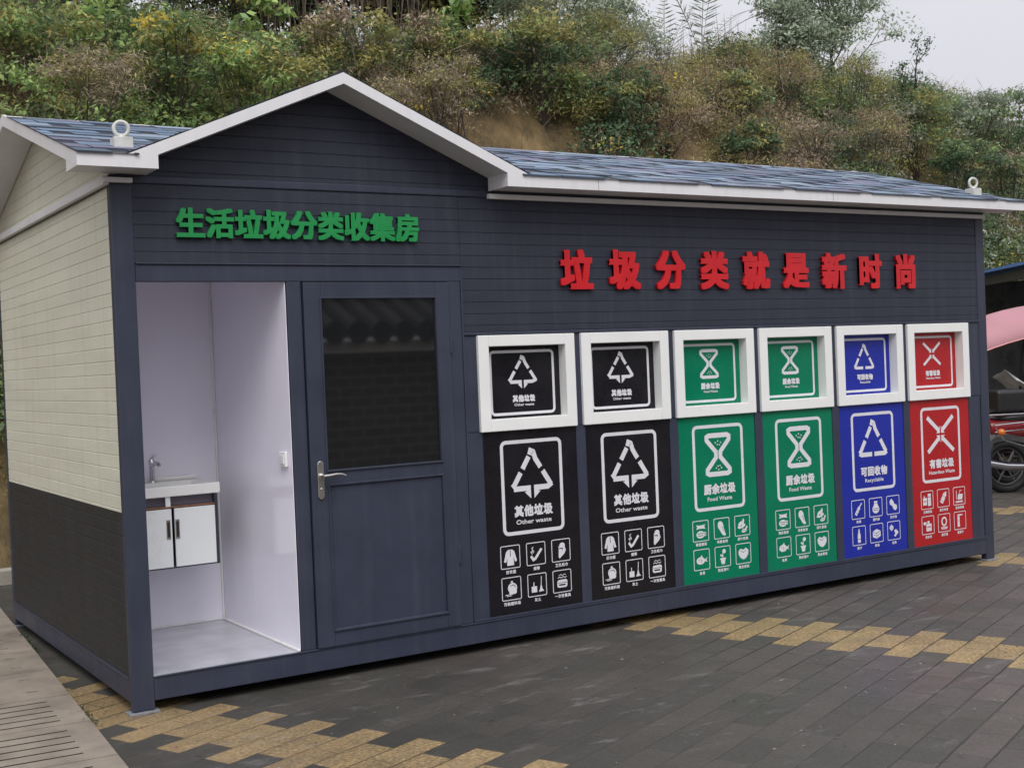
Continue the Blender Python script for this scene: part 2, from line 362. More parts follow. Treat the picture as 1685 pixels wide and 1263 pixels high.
clad('gable_cladding', m_clad, .16, 2.18, 2.642, 3.16, ff, cuts=[((AX, 0, 3.140), (.425, 0, 1)), ((AX, 0, 3.140), (-.425, 0, 1))])
# rear edge details: left wall
clad('side_cladding', m_cream, .02, YD - .045, .988, 2.59, fs_)
clad('side_cladding', m_cream, .0, YD, 2.636, 3.2, fs_, cuts=[((0, 1.45, 3.128), (0, -.29, 1)), ((0, 1.45, 3.128), (0, .29, 1))])
clad('lower_side_cladding', m_dark, .02, YD - .045, .176, .985, fs_)
fr_ = lambda u, d, z: (XR - .004 + d, u, z)
clad('right_side_cladding', m_cream, .045, YD - .02, .988, 2.59, fr_)
clad('right_side_cladding', m_dark, .045, YD - .02, .176, .985, fr_)
clad('right_side_cladding', m_cream, 0, YD, 2.636, 3.2, fr_, cuts=[((0, 1.45, 3.128), (0, -.29, 1)), ((0, 1.45, 3.128), (0, .29, 1))])
fb_ = lambda u, d, z: (XR - u, YD + d, z)
clad('rear_cladding', m_clad, .02, XR - .02, .176, 2.6, fb_)
# posts, each with its foot plate
def post(x0, x1, y0, y1, fx):
    o = MB().box(x0, x1, y0, y1, .012, ZT - .002).build('corner_post', m_steel, house, bevel=.006)
    MB().box(x0 - .02, x1 + .02, y0 - .02, y1 + .02, .0, .011).build('foot_plate', m_foot, o, bevel=.002)
post(0, .11, 0, .05, 0); post(6.455, XR, 0, .05, 0)
post(0, .11, YD - .05, YD, 0); post(6.455, XR, YD - .05, YD, 0)
# beams
MB().box(.11, 6.455, 0, .06, .056, .173).box(.11, 6.455, -.007, .02, .168, .176).build('bottom_beam', m_steel, house, bevel=.003)
MB().box(0.002, .07, .05, YD - .05, .056, .168).box(-.006, .01, .05, YD - .05, .168, .176).build('bottom_beam', m_steel, house, bevel=.003)
MB().box(XR - .07, XR - .002, .05, YD - .05, .056, .173).build('bottom_beam', m_steel, house, bevel=.003)
MB().box(.11, 6.455, YD - .06, YD - .003, .056, .173).build('bottom_beam', m_steel, house, bevel=.003)
MB().box(.0, XR, -.004, .03, 2.600, 2.641).build('top_beam', m_steel, house, bevel=.006)
# sheets behind gable: attic floor so no light leaks
MB().box(.03, XR - .03, .04, YD - .03, 2.30, 2.33).box(.03, XR - .03, .04, YD - .03, .10, .17).build('floor_and_ceiling_panel', m_dim, house)
MB().box(.89, .93, .05, YD - .04, .17, 2.3).build('partition_wall', m_dim, house)
MB().box(.0305, .93, 1.19, 1.23, .17, 2.3).build('partition_wall', m_dim, house)
# door surround: header, left jamb, middle jamb
MB().box(.11, 1.95, -.002, .05, 2.118, 2.203).box(.11, 1.955, -.012, .02, 2.203, 2.211).build('door_header', m_steel, house, bevel=.004, seg=3)
MB().box(.893, .975, 0, .05, .176, 2.118).build('door_jamb', m_steel, house, bevel=.005)
MB().box(1.860, 1.942, 0, .05, .176, 2.118).box(1.942, 1.954, -.006, .05, .176, 2.20).build('door_jamb', m_steel, house, bevel=.004)
# bin bay mullions
FX = [2.033 + .7215 * i for i in range(6)]
PX = [(f + .02, f + .668) for f in FX]
b = MB(); b.box(1.954, PX[0][0] - .002, 0.002, .05, .176, 1.253)
for i in range(5): b.box(PX[i][1] + .002, PX[i + 1][0] - .002, .0, .05, .176, 1.253)
b.box(PX[5][1] + .002, 6.445, .002, .05, .176, 1.253).box(1.954, 6.455, .004, .05, 1.2535, 1.2585)
b.box(1.954, FX[0] + .0, .001, .05, 1.2585, 1.81)
for i in range(5): b.box(FX[i] + .668, FX[i + 1] + .006, .001, .05, 1.2585, 1.81)
b.box(FX[5] + .668, 6.452, .001, .05, 1.2585, 1.81)
b.build('bay_mullions', m_steel, house, bevel=.003)
MB().box(1.95, 6.455, -.010, .04, 1.812, 1.829).build('bay_top_rail', m_steel, house, bevel=.003)
MB().box(6.446, 6.452, -.005, .01, .178, 1.24).box(1.95, 6.455, -.0062, .01, .178, .190).build('bay_edge_trim', m_steel, house, bevel=.002)
MB().box(1.95, 6.46, .25, .28, .18, 2.25).build('bay_liner', m_dim, house)

# door leaf
door = MB()
dx0, dx1, dz0, dz1 = .980, 1.856, .178, 2.114
gx0, gx1, gz0, gz1 = 1.080, 1.768, 1.116, 2.026
px0, px1, pz0, pz1 = 1.088, 1.766, .271, 1.028
door.box(dx0, gx0, -.014, .03, dz0, dz1).box(px1 + .002, dx1, -.014, .03, dz0, dz1)
door.box(gx0, gx1 + .0, -.014, .03, gz1, dz1).box(gx0, px1 + .002, -.014, .03, pz1, gz1 - (gz1 - gz0)).box(gx0, px1 + .002, -.014, .03, dz0, pz0)
dl = door.build('door', m_steel, house, bevel=.003)
MB().box(px0, px1, -.004, .02, pz0, pz1).build('lower_panel', m_steel, dl)
mb = MB()
for (a0, a1, c0, c1) in ((gx0, gx1, gz0, gz1), (px0 - .004, px1 + .004, pz0 - .004, pz1 + .004)):
    t = .010
    mb.box(a0 - t, a1 + t, -.024, -.0135, c0 - t, c0).box(a0 - t, a1 + t, -.019, -.0135, c1, c1 + t).box(a0 - t, a0, -.019, -.0135, c0, c1).box(a1, a1 + t, -.019, -.0135, c0, c1)
mb.build('moulding', m_steel, dl, bevel=.002)
MB().box(gx0 - .002, gx1 + .002, .000, .006, gz0, gz1).build('glass_pane', m_glass, dl)
# handle
hp = MB(); pl = []
for sx, zz in ((1, 0), (1, 1)): pass
prof = [(-.018, -.085), (-.018, .085), (-.011, .098), (0, .104), (.011, .098), (.018, .085), (.018, -.085), (.011, -.098), (0, -.104), (-.011, -.098)]
hp.prism([(1.031 + a, 1.066 + c) for a, c in prof], lambda a, c, d: (a, d, c), -.024, -.014)
hp.lathe([(.006, 0), (.006, -.006)], (1.031, -.024, 1.02), 'y', 12)
hdl = hp.build('door_handle', m_brass, dl, bevel=.003)
lv = MB().lathe([(.014, 0), (.014, -.008), (.009, -.010), (.009, -.05)], (1.031, -.024, 1.090), 'y', 16)
lv.tube([(1.028, -.07, 1.090), (1.06, -.074, 1.092), (1.10, -.072, 1.096), (1.13, -.07, 1.094), (1.155, -.066, 1.084)], [.010, .009, .008, .007, .006], 10)
lv.build('lever', m_brass, hdl, smooth=True)
for z in (.53, 1.72):
    MB().lathe([(.008, 0), (.008, .10)], (1.8595, -.012, z), 'z', 12).build('hinge', m_steel, dl, smooth=True)

# ------------------------------------------------------------ wash room lining
lin = MB()
lin.box(.035, .885, 1.175, 1.188, .178, 2.298)                     # back
lin.box(.03, .040, .052, 1.174, .178, 2.298)                       # left
lin.box(.8855, .889, .01, 1.174, .178, 2.298)                      # right
lin.box(.041, .884, .052, 1.174, 2.285, 2.297)                     # ceiling
for y in (.31, .63, .93): lin.box(.8851, .8854, y, y + .003, .18, 2.28)
wr = lin.build('wash_room_lining', m_pvc, house, bevel=.001)
MB().box(.868, .884, .0, 1.158, .178, .190).box(.05, .868, 1.160, 1.174, .178, .190).box(.873, .8845, 1.160, 1.1745, .19, 2.28).build('white_trim_strip', m_white_pl, house, bevel=.003)
def floor_mat():
    m, nt, N, L, P = nodes('tread_floor')
    tc = N.new('ShaderNodeTexCoord'); mp = N.new('ShaderNodeMapping'); mp.inputs['Rotation'].default_value = (0, 0, R(45)); mp.inputs['Scale'].default_value = (1, 1, 1); L.new(tc.outputs['Object'], mp.inputs[0])
    ck = N.new('ShaderNodeTexBrick'); ck.inputs['Scale'].default_value = 28; ck.inputs['Mortar Size'].default_value = .03; L.new(mp.outputs[0], ck.inputs['Vector'])
    nz = N.new('ShaderNodeTexNoise'); nz.inputs['Scale'].default_value = 5; nz.inputs['Detail'].default_value = 8; L.new(tc.outputs['Object'], nz.inputs['Vector'])
    cr = N.new('ShaderNodeValToRGB'); cr.color_ramp.elements[0].position = .3; cr.color_ramp.elements[0].color = (.48, .49, .53, 1); cr.color_ramp.elements[1].position = .65; cr.color_ramp.elements[1].color = (.62, .63, .68, 1)
    L.new(nz.outputs[0], cr.inputs[0]); L.new(cr.outputs[0], P.inputs['Base Color']); P.inputs['Roughness'].default_value = .22; P.inputs['Metallic'].default_value = .3
    b = N.new('ShaderNodeBump'); b.inputs['Strength'].default_value = .6; b.inputs['Distance'].default_value = .003; L.new(ck.outputs['Fac'], b.inputs['Height']); L.new(b.outputs[0], P.inputs['Normal'])
    return m
MB().box(.041, .8841, .004, 1.1745, .171, .1778).build('wash_room_floor', floor_mat(), house)
# switch box on the right inner wall
sw = MB().box(.868, .8838, .06, .15, 1.145, 1.225).build('switch_box', m_white_pl, house, bevel=.004)
MB().box(.864, .869, .075, .135, 1.16, 1.21).build('switch_rocker', m_white_pl, sw, bevel=.002)

# ------------------------------------------------------------ vanity unit (stands on its own)
van = empty('washbasin_cabinet', (.41, 1.17, .58), 'small white wall-hung washbasin cabinet with two doors inside the open wash room', 'washbasin')
def VB(): return MB()
vx0, vx1, vy0, vy1 = .12, .728, .752, 1.172
O = Vector(van.location)
def vbuild(b, name, mt, parent=van, **k):
    b.v = [tuple(Vector(p) - O) for p in b.v]
    if parent is not van and parent.type == 'MESH': pass
    return b.build(name, mt, parent, **k)
b = VB(); b.box(vx0, vx0 + .016, vy0, vy1, .580, .978).box(vx1 - .018, vx1, vy0 - .003, vy1, .580, .978).box(vx0 + .016, vx1 - .018, vy0 + .004, vy1, .580, .594).box(vx0 + .016, vx1 - .018, vy1 - .012, vy1, .594, .978)
b.box(vx0 + .016, vx1 - .018, vy0 + .01, vy1 - .012, .918, .928)
vbuild(VB().box(vx0 + .017, vx1 - .019, vy0 + .03, vy0 + .04, .929, .976), 'gap_fill_panel', mat('painted_gap_shade', (.12, .105, .13), .5))  # added fill panel; its dark colour stands in for shade under the basin
vbuild(b, 'cabinet_body', m_cabd, bevel=.001)
vbuild(VB().box(vx0 + .016, vx1 - .018, vy0 - .001, vy0 + .0095, .918, .926), 'shelf_edge', m_wood)
vbuild(VB().box(.432, .458, vy0 - .002, vy0 + .012, .926, .98), 'divider', m_cabw)
for (a0, a1, hx) in ((vx0 + .003, .458, .437), (.474, vx1 - .022, .488)):
    d = vbuild(VB().box(a0, a1, vy0 - .016, vy0 - .002, .590, .914), 'cabinet_door', m_cabw, bevel=.002)
    h = vbuild(VB().box(hx - .012, hx + .012, vy0 - .019, vy0 - .0155, .745, .855), 'door_pull', m_chrome, d, bevel=.001)
    vbuild(VB().box(hx - .007, hx + .007, vy0 - .0205, vy0 - .0188, .757, .843), 'pull_recess', m_blackp, h if False else d)
# basin: slab with a bowl
b = VB(); bx0, bx1, by0, by1 = .10, .742, .735, 1.174; zt = 1.040; zb = .981
ix0, ix1, iy0, iy1 = .16, .69, .775, 1.05
# outer sides
b.add([(bx0, by0, zb), (bx1, by0, zb), (bx1, by1, zb), (bx0, by1, zb), (bx0, by0, zt), (bx1, by0, zt), (bx1, by1, zt), (bx0, by1, zt),
       (ix0, iy0, zt), (ix1, iy0, zt), (ix1, iy1, zt), (ix0, iy1, zt), (ix0 + .05, iy0 + .04, zb + .006), (ix1 - .05, iy0 + .04, zb + .006), (ix1 - .05, iy1 - .03, zb + .006), (ix0 + .05, iy1 - .03, zb + .006)],
      [(0, 1, 5, 4), (1, 2, 6, 5), (2, 3, 7, 6), (3, 0, 4, 7), (4, 5, 9, 8), (5, 6, 10, 9), (6, 7, 11, 10), (7, 4, 8, 11), (8, 9, 13, 12), (9, 10, 14, 13), (10, 11, 15, 14), (11, 8, 12, 15), (12, 13, 14, 15), (3, 2, 1, 0)])
b.box(bx0, bx1, 1.135, 1.1738, zt, zt + .022)
bs_ = vbuild(b, 'basin', m_cer, bevel=.006)
vbuild(VB().lathe([(.012, 0), (.012, .002)], (.47, 1.039, 1.008), 'y', 14), 'overflow_hole', m_blackp, bs_)
fa = VB().lathe([(.024, 0), (.022, .01), (.015, .014), (.014, .10), (.018, .104), (.018, .128), (.01, .14)], (.462, 1.09, zt), 'z', 16)
fa.tube([(.462, 1.08, zt + .10), (.466, 1.03, zt + .115), (.47, .985, zt + .112), (.472, .975, zt + .098)], [.012, .011, .011, .011], 10)
fa.tube([(.462, 1.09, zt + .135), (.466, 1.07, zt + .152), (.47, 1.05, zt + .158)], [.009, .008, .010], 8)
vbuild(fa, 'faucet', m_chrome, smooth=True)
vbuild(VB().lathe([(.028, 0), (.028, -.02), (.018, -.026)], (.30, .86, .580), 'z', 16).tube([(.30, .86, .56), (.30, .9, .545), (.30, 1.0, .545), (.30, 1.16, .55)], .016, 10), 'drain_trap', m_blackp, smooth=True)

# ------------------------------------------------------------ hatches and bay panels with their printing
def glyph_mesh(text, size=1.0):
    cu = bpy.data.curves.new('tmp_text', 'FONT'); cu.body = text; cu.size = size; cu.resolution_u = 3
    o = bpy.data.objects.new('tmp_text', cu); COL.objects.link(o)
    dg = bpy.context.evaluated_depsgraph_get(); me = bpy.data.meshes.new_from_object(o.evaluated_get(dg))
    v = np.array([q.co[:] for q in me.vertices]).reshape(-1, 3)[:, :2]; f = [tuple(p.vertices) for p in me.polygons]
    bpy.data.objects.remove(o); bpy.data.curves.remove(cu); bpy.data.meshes.remove(me)
    return v, f
_gc = {}
def glyph(text):
    if text not in _gc: _gc[text] = glyph_mesh(text)
    return _gc[text]
class Flat:
    """printed sheet pieces in (x,z), each a hair in front of the last"""
    def __init__(s, ox, oz, y): s.b = MB(); s.ox = ox; s.oz = oz; s.y = y; s.k = 0
    def poly(s, pts, m=0):
        s.k += 1; y = s.y - .00012 * s.k
        s.b.add([(s.ox + p[0], y, s.oz + p[1]) for p in pts], [tuple(range(len(pts)))], m)
    def ell(s, cx, cz, rx, rz, m=0, n=16, rot=0):
        c, d = math.cos(rot), math.sin(rot); q = [(rx * math.cos(2 * math.pi * i / n), rz * math.sin(2 * math.pi * i / n)) for i in range(n)]
        s.poly([(cx + a * c - e * d, cz + a * d + e * c) for a, e in q], m)
    def rect(s, x0, z0, x1, z1, m=0): s.poly([(x0, z0), (x1, z0), (x1, z1), (x0, z1)], m)
    def line(s, pts, w, m=0, closed=False):
        pts = [Vector((p[0], p[1])) for p in pts]; n = len(pts); s.k += 1; y = s.y - .00012 * s.k; L = []; Rr = []
        for i in range(n):
            if closed: a, c = pts[i - 1], pts[(i + 1) % n]
            else: a, c = pts[max(i - 1, 0)], pts[min(i + 1, n - 1)]
            d1 = (pts[i] - a); d2 = (c - pts[i])
            if d1.length < 1e-9: d1 = d2
            if d2.length < 1e-9: d2 = d1
            d1.normalize(); d2.normalize(); t = (d1 + d2).normalized(); nn = Vector((-t.y, t.x)); k = w / 2 / max(.35, nn.dot(Vector((-d1.y, d1.x))))
            L.append(pts[i] + nn * k); Rr.append(pts[i] - nn * k)
        vs = [(s.ox + p.x, y, s.oz + p.y) for p in L + Rr]; m_ = n if closed else n - 1
        s.b.add(vs, [(i, (i + 1) % n, n + (i + 1) % n, n + i) for i in range(m_)], m)
    def rrect(s, x0, z0, x1, z1, r, w, m=0):
        pts = []
        for cx, cz, a0 in ((x1 - r, z1 - r, 0), (x0 + r, z1 - r, 90), (x0 + r, z0 + r, 180), (x1 - r, z0 + r, 270)):
            for k in range(5): a = R(a0 + k * 22.5); pts.append((cx + r * math.cos(a), cz + r * math.sin(a)))
        s.line(pts, w, m, True)
    def text(s, t, x0, x1, z0, h, bold=0., m=0, spread=True):
        chars = [c for c in t]; cjk = any(ord(c) > 255 for c in t)
        offs = [(0, 0)] + ([(bold * math.cos(a), bold * math.sin(a)) for a in [i * math.pi / 4 for i in range(8)]] if bold else [])
        if cjk:
            cell = (x1 - x0) / len(chars)
            for i, c in enumerate(chars):
                v, f = glyph(c); lo = v.min(0); hi = v.max(0); cx = (lo[0] + hi[0]) / 2
                sx = min(cell * .94, 1.25 * h) / 1.0
                for (da, db) in offs:
                    s.k += 1; y = s.y - .00006 * s.k
                    s.b.add([(s.ox + x0 + cell * (i + .5) + (p[0] - cx) * sx + da, y, s.oz + z0 + (p[1] + .12) * h / .98 + db) for p in v], f, m)
        else:
            v, f = glyph(t); lo = v.min(0); hi = v.max(0); sx = (x1 - x0) / (hi[0] - lo[0])
            for (da, db) in offs:
                s.k += 1; y = s.y - .00006 * s.k
                s.b.add([(s.ox + x0 + (p[0] - lo[0]) * sx + da, y, s.oz + z0 + p[1] * h / .72 + db) for p in v], f, m)
    def build(s, name, mats, parent): return s.b.build(name, mats, parent, fix=False)

def sym_triangle(F, cx, cz, w, h, kind, t):
    """tri symbols: w width, h height, centre (cx,cz) of the triangle"""
    A = (cx, cz + h / 2); Bl = (cx - w / 2, cz - h / 2); Br = (cx + w / 2, cz - h / 2)
    L = lambda P, Q, k: (P[0] + (Q[0] - P[0]) * k, P[1] + (Q[1] - P[1]) * k)
    F.line([L(A, Bl, .46), L(A, Bl, .13)], t); p = L(A, Bl, .085); F.line([p, (A[0] - t * .12, A[1] + t * .18), (A[0] + t * .45, A[1] - t * .05), L(A, Br, .2), L(A, Br, .45)], t)
    F.line([L(A, Bl, .56), L(A, Bl, .90), (Bl[0] + t * .02, Bl[1] + t * .35)], t)
    F.line([L(A, Br, .55), L(A, Br, .95)], t)
    if kind == 'other':
        F.line([(Bl[0] + .01, Bl[1]), (cx - .018, Bl[1])], t); F.line([(cx + .018, Bl[1]), (Br[0] - .03, Bl[1]), (Br[0], Bl[1] + t * .6)], t)
        for s_ in (-1, 1):
            e = t / 2; g = t * .36
            F.poly([(cx + s_ * g, Bl[1] + e), (cx + s_ * (g + t), Bl[1] + e), (cx + s_ * (g + t), Bl[1] - e * 1.3), (cx + s_ * (g + t * 1.45), Bl[1] - e * 1.3), (cx + s_ * g, Bl[1] - t * 2.0)][::s_])
    else:
        F.line([(Bl[0], Bl[1] + t * .3), (Bl[0] + .02, Bl[1]), (cx - .012, Bl[1])], t); F.line([(cx + .012, Bl[1]), (Br[0] - .02, Bl[1]), (Br[0], Bl[1] + t * .4)], t)
def sym_glass(F, cx, cz, w, h, t):
    a = w / 2; d = h / 2; g = t * .60
    for s_ in (1, -1):
        F.line([(cx, cz + d), (cx + s_ * a * .8, cz + d), (cx + s_ * a * .98, cz + d * .93), (cx + s_ * a * .97, cz + d * .76), (cx + s_ * g, cz + d * .14), (cx + s_ * g, cz - d * .14), (cx + s_ * a * .97, cz - d * .76), (cx + s_ * a * .98, cz - d * .93), (cx + s_ * a * .8, cz - d), (cx, cz - d)], t)
    for s_ in (1, -1):
        for (px, pz) in ((-.22, .62), (.0, .70), (.24, .62), (-.06, .52), (.12, .50)):
            zz = pz if s_ > 0 else pz + .08
            F.ell(cx + px * a, cz + s_ * d * zz, t * .17, t * .17, n=8)
def sym_cross(F, cx, cz, w, h, t):
    for sx in (1, -1):
        for sz in (1, -1):
            F.line([(cx + sx * w / 2, cz + sz * h / 2), (cx + sx * t * .7, cz + sz * t * 1.0)], t)
            F.poly([(cx + sx * .007, cz + sz * .008), (cx + sx * t * 1.6, cz + sz * .008), (cx + sx * t * .9, cz + sz * t * .75), (cx + sx * .007, cz + sz * t * 2.0)])
def icon(F, x, z, s, kind, k):
    """icon drawn in a box of side s with lower-left corner (x,z); material 1 is the panel colour"""
    T = lambda pts: [(x + a * s, z + b_ * s) for a, b_ in pts]
    P = lambda pts, m=0: F.poly(T(pts), m)
    E = lambda a, b_, rx, rz, m=0, rot=0: F.ell(x + a * s, z + b_ * s, rx * s, rz * s, m, 14, rot)
    Ln = lambda pts, w_, m=0: F.line(T(pts), w_ * s, m)
    if kind == 'other':
        if k == 0: P([(.38, .88), (.62, .88), (.74, .78), (.88, .3), (.76, .26), (.68, .5), (.7, .1), (.3, .1), (.32, .5), (.24, .26), (.12, .3), (.26, .78)]); Ln([(.5, .85), (.5, .55)], .04, 1)
        if k == 1: Ln([(.2, .42), (.34, .22), (.46, .28), (.84, .74)], .13); Ln([(.28, .5), (.2, .62), (.34, .68), (.26, .8), (.36, .86)], .04); E(.34, .62, .05, .06); E(.34, .62, .025, .03, 1)
        if k == 2: E(.58, .76, .17, .14); P([(.36, .72), (.72, .74), (.8, .5), (.7, .34), (.4, .1), (.34, .2), (.36, .48)]); Ln([(.38, .60), (.58, .62), (.6, .52)], .05, 1)
        if k == 3: E(.55, .55, .27, .25); E(.5, .36, .16, .14); E(.66, .36, .14, .12); Ln([(.12, .22), (.42, .24)], .04); Ln([(.2, .16), (.5, .18)], .03); Ln([(.42, .66), (.64, .7), (.72, .56)], .03, 1); P([(.42, .82), (.6, .8), (.55, .92)])
        if k == 4: P([(.16, .16), (.48, .16), (.48, .46), (.16, .46)]); Ln([(.3, .44), (.3, .66)], .05); P([(.58, .16), (.9, .18), (.8, .3), (.76, .48), (.70, .48), (.66, .3)]); Ln([(.73, .46), (.76, .92)], .04)
        if k == 5: P([(.2, .5), (.26, .58), (.74, .6), (.82, .52), (.8, .26), (.74, .2), (.28, .2), (.2, .26)]); Ln([(.24, .44), (.78, .44)], .03, 1); Ln([(.3, .33), (.7, .33)], .08, 1); Ln([(.24, .68), (.36, .74), (.46, .68), (.58, .74), (.68, .68), (.78, .74)], .035); Ln([(.3, .80), (.42, .86), (.52, .80), (.64, .86), (.74, .82)], .03)
    if kind == 'food':
        if k == 0: P([(.18, .86), (.26, .74), (.18, .6), (.36, .64), (.66, .64), (.84, .6), (.76, .74), (.84, .86), (.62, .82), (.36, .82)]); E(.48, .32, .3, .2); E(.8, .34, .08, .12); E(.8, .34, .04, .07, 1); Ln([(.26, .38), (.7, .38)], .04, 1); Ln([(.3, .26), (.66, .26)], .04, 1)
        if k == 1: E(.42, .66, .2, .26, 0, .3); P([(.3, .5), (.5, .2), (.6, .12), (.74, .16), (.72, .3), (.6, .62)]); Ln([(.5, .62), (.66, .3)], .03, 1); E(.7, .16, .08, .07)
        if k == 2: E(.35, .62, .18, .09, 0, .7); E(.55, .7, .2, .08, 0, 1.3); E(.3, .42, .16, .07, 0, -.1); E(.58, .5, .16, .08, 0, .5); E(.62, .22, .2, .1, 0, .2); E(.8, .38, .06, .1, 0, -.5); Ln([(.4, .55), (.55, .32)], .04); Ln([(.5, .22), (.74, .24)], .03, 1)
        if k == 3: E(.42, .46, .3, .2); P([(.64, .46), (.9, .62), (.82, .46), (.9, .34)]); E(.3, .5, .03, .03, 1); P([(.36, .62), (.5, .78), (.56, .62)]); Ln([(.42, .56), (.5, .46), (.44, .36)], .03, 1)
        if k == 4: P([(.34, .36), (.68, .36), (.62, .1), (.4, .1)]); P([(.3, .36), (.72, .36), (.72, .44), (.3, .44)]); Ln([(.5, .42), (.5, .7)], .05); E(.6, .8, .13, .12); E(.4, .58, .1, .06, 0, -.5)
        if k == 5: P([(.14, .66), (.3, .8), (.5, .72), (.7, .82), (.88, .68), (.86, .46), (.7, .26), (.52, .18), (.32, .26), (.16, .46)]); Ln([(.3, .68), (.5, .58), (.7, .7)], .03, 1)
    if kind == 'recycle':
        if k == 0: Ln([(.28, .2), (.6, .64)], .2); Ln([(.58, .62), (.8, .88)], .08); Ln([(.32, .34), (.42, .26)], .03, 1); Ln([(.44, .5), (.54, .42)], .03, 1)
        if k == 1: E(.5, .4, .3, .26); P([(.3, .56), (.7, .56), (.64, .74), (.36, .74)]); P([(.36, .76), (.64, .76), (.64, .88), (.36, .88)]); Ln([(.24, .44), (.76, .44)], .03, 1); Ln([(.26, .34), (.74, .34)], .03, 1)
        if k == 2: P([(.2, .76), (.36, .9), (.54, .74), (.6, .58), (.82, .5), (.86, .3), (.7, .16), (.52, .26), (.44, .44), (.24, .56)])
        if k == 3: P([(.38, .1), (.62, .1), (.62, .56), (.56, .7), (.55, .9), (.45, .9), (.44, .7), (.38, .56)]); Ln([(.38, .3), (.62, .3)], .03, 1)
        if k == 4: P([(.16, .62), (.48, .76), (.84, .64), (.84, .32), (.5, .18), (.16, .3)]); Ln([(.16, .6), (.5, .5), (.84, .62)], .03, 1); Ln([(.5, .5), (.5, .2)], .03, 1); Ln([(.18, .44), (.5, .34), (.82, .46)], .02, 1)
        if k == 5: E(.3, .7, .17, .15); E(.3, .7, .07, .06, 1); Ln([(.3, .9), (.3, .5)], .07); P([(.52, .46), (.74, .56), (.9, .36), (.78, .28), (.6, .12), (.5, .2), (.62, .34)]); E(.62, .5, .08, .07)
    if kind == 'hazard':
        if k == 0: P([(.12, .2), (.48, .2), (.48, .66), (.12, .66)]); P([(.18, .7), (.3, .7), (.3, .78), (.18, .78)]); P([(.56, .14), (.84, .14), (.84, .9), (.56, .9)]); Ln([(.56, .7), (.84, .7)], .04, 1); Ln([(.16, .44), (.44, .44)], .05, 1)
        if k == 1: Ln([(.3, .22), (.68, .78)], .3); Ln([(.66, .74), (.76, .88)], .14); Ln([(.26, .40), (.48, .26)], .03, 1); Ln([(.48, .66), (.7, .52)], .03, 1)
        if k == 2: P([(.34, .28), (.78, .28), (.84, .62), (.4, .62)]); Ln([(.24, .86), (.24, .3)], .05); Ln([(.5, .62), (.56, .84), (.74, .84)], .04); P([(.12, .1), (.86, .1), (.8, .2), (.16, .2)])
        if k == 3: P([(.34, .14), (.82, .14), (.82, .6), (.34, .6)]); P([(.46, .62), (.66, .62), (.62, .78), (.5, .78)]); E(.2, .64, .12, .1); Ln([(.4, .4), (.76, .4)], .06, 1); Ln([(.3, .64), (.46, .74)], .05)
        if k == 4: E(.5, .6, .27, .3); E(.5, .6, .16, .19, 1); P([(.24, .12), (.76, .12), (.82, .26), (.18, .26)]); Ln([(.24, .19), (.76, .19)], .03, 1)
        if k == 5: P([(.26, .12), (.46, .12), (.46, .8), (.26, .8)]); P([(.26, .82), (.7, .82), (.78, .9), (.3, .92)]); Ln([(.29, .5), (.43, .5)], .03, 1)
KIND = ['other', 'other', 'food', 'food', 'recycle', 'hazard']
FILM = {'other': m_fan, 'food': m_fgr, 'recycle': m_fbl, 'hazard': m_frd}
ZH = {'other': '其他垃圾', 'food': '厨余垃圾', 'recycle': '可回收物', 'hazard': '有害垃圾'}
EN = {'other': 'Other waste', 'food': 'Food Waste', 'recycle': 'Recyclable', 'hazard': 'Hazardous Waste'}
CAP = {'other': ['旧衣服', '烟蒂', '卫生纸巾', '污染塑料袋', '灰土', '一次性餐具'], 'food': ['剩饭剩菜', '鸡骨鱼刺', '菜叶菜根', '鱼骨', '残枝落叶', '果皮果核'],
       'recycle': ['玻璃', '塑料瓶', '旧衣物', '瓶子', '纸箱', '玩具'], 'hazard': ['过期药品', '废旧电池', '废油漆桶', '杀虫剂', '废灯管', '温度计']}
LAB = ['leftmost of the two black waste panels', 'black waste panel right of the other black one', 'green waste panel next to the black ones', 'green waste panel next to the blue one', 'blue waste panel', 'red waste panel at the right end']
def symbol(F, kind, cx, cz, w, h, t):
    if kind in ('other', 'recycle'): sym_triangle(F, cx, cz, w, h, kind, t)
    elif kind == 'food': sym_glass(F, cx, cz, w * .72, h * 1.04, t)
    else: sym_cross(F, cx, cz, w * .95, h * .98, t)
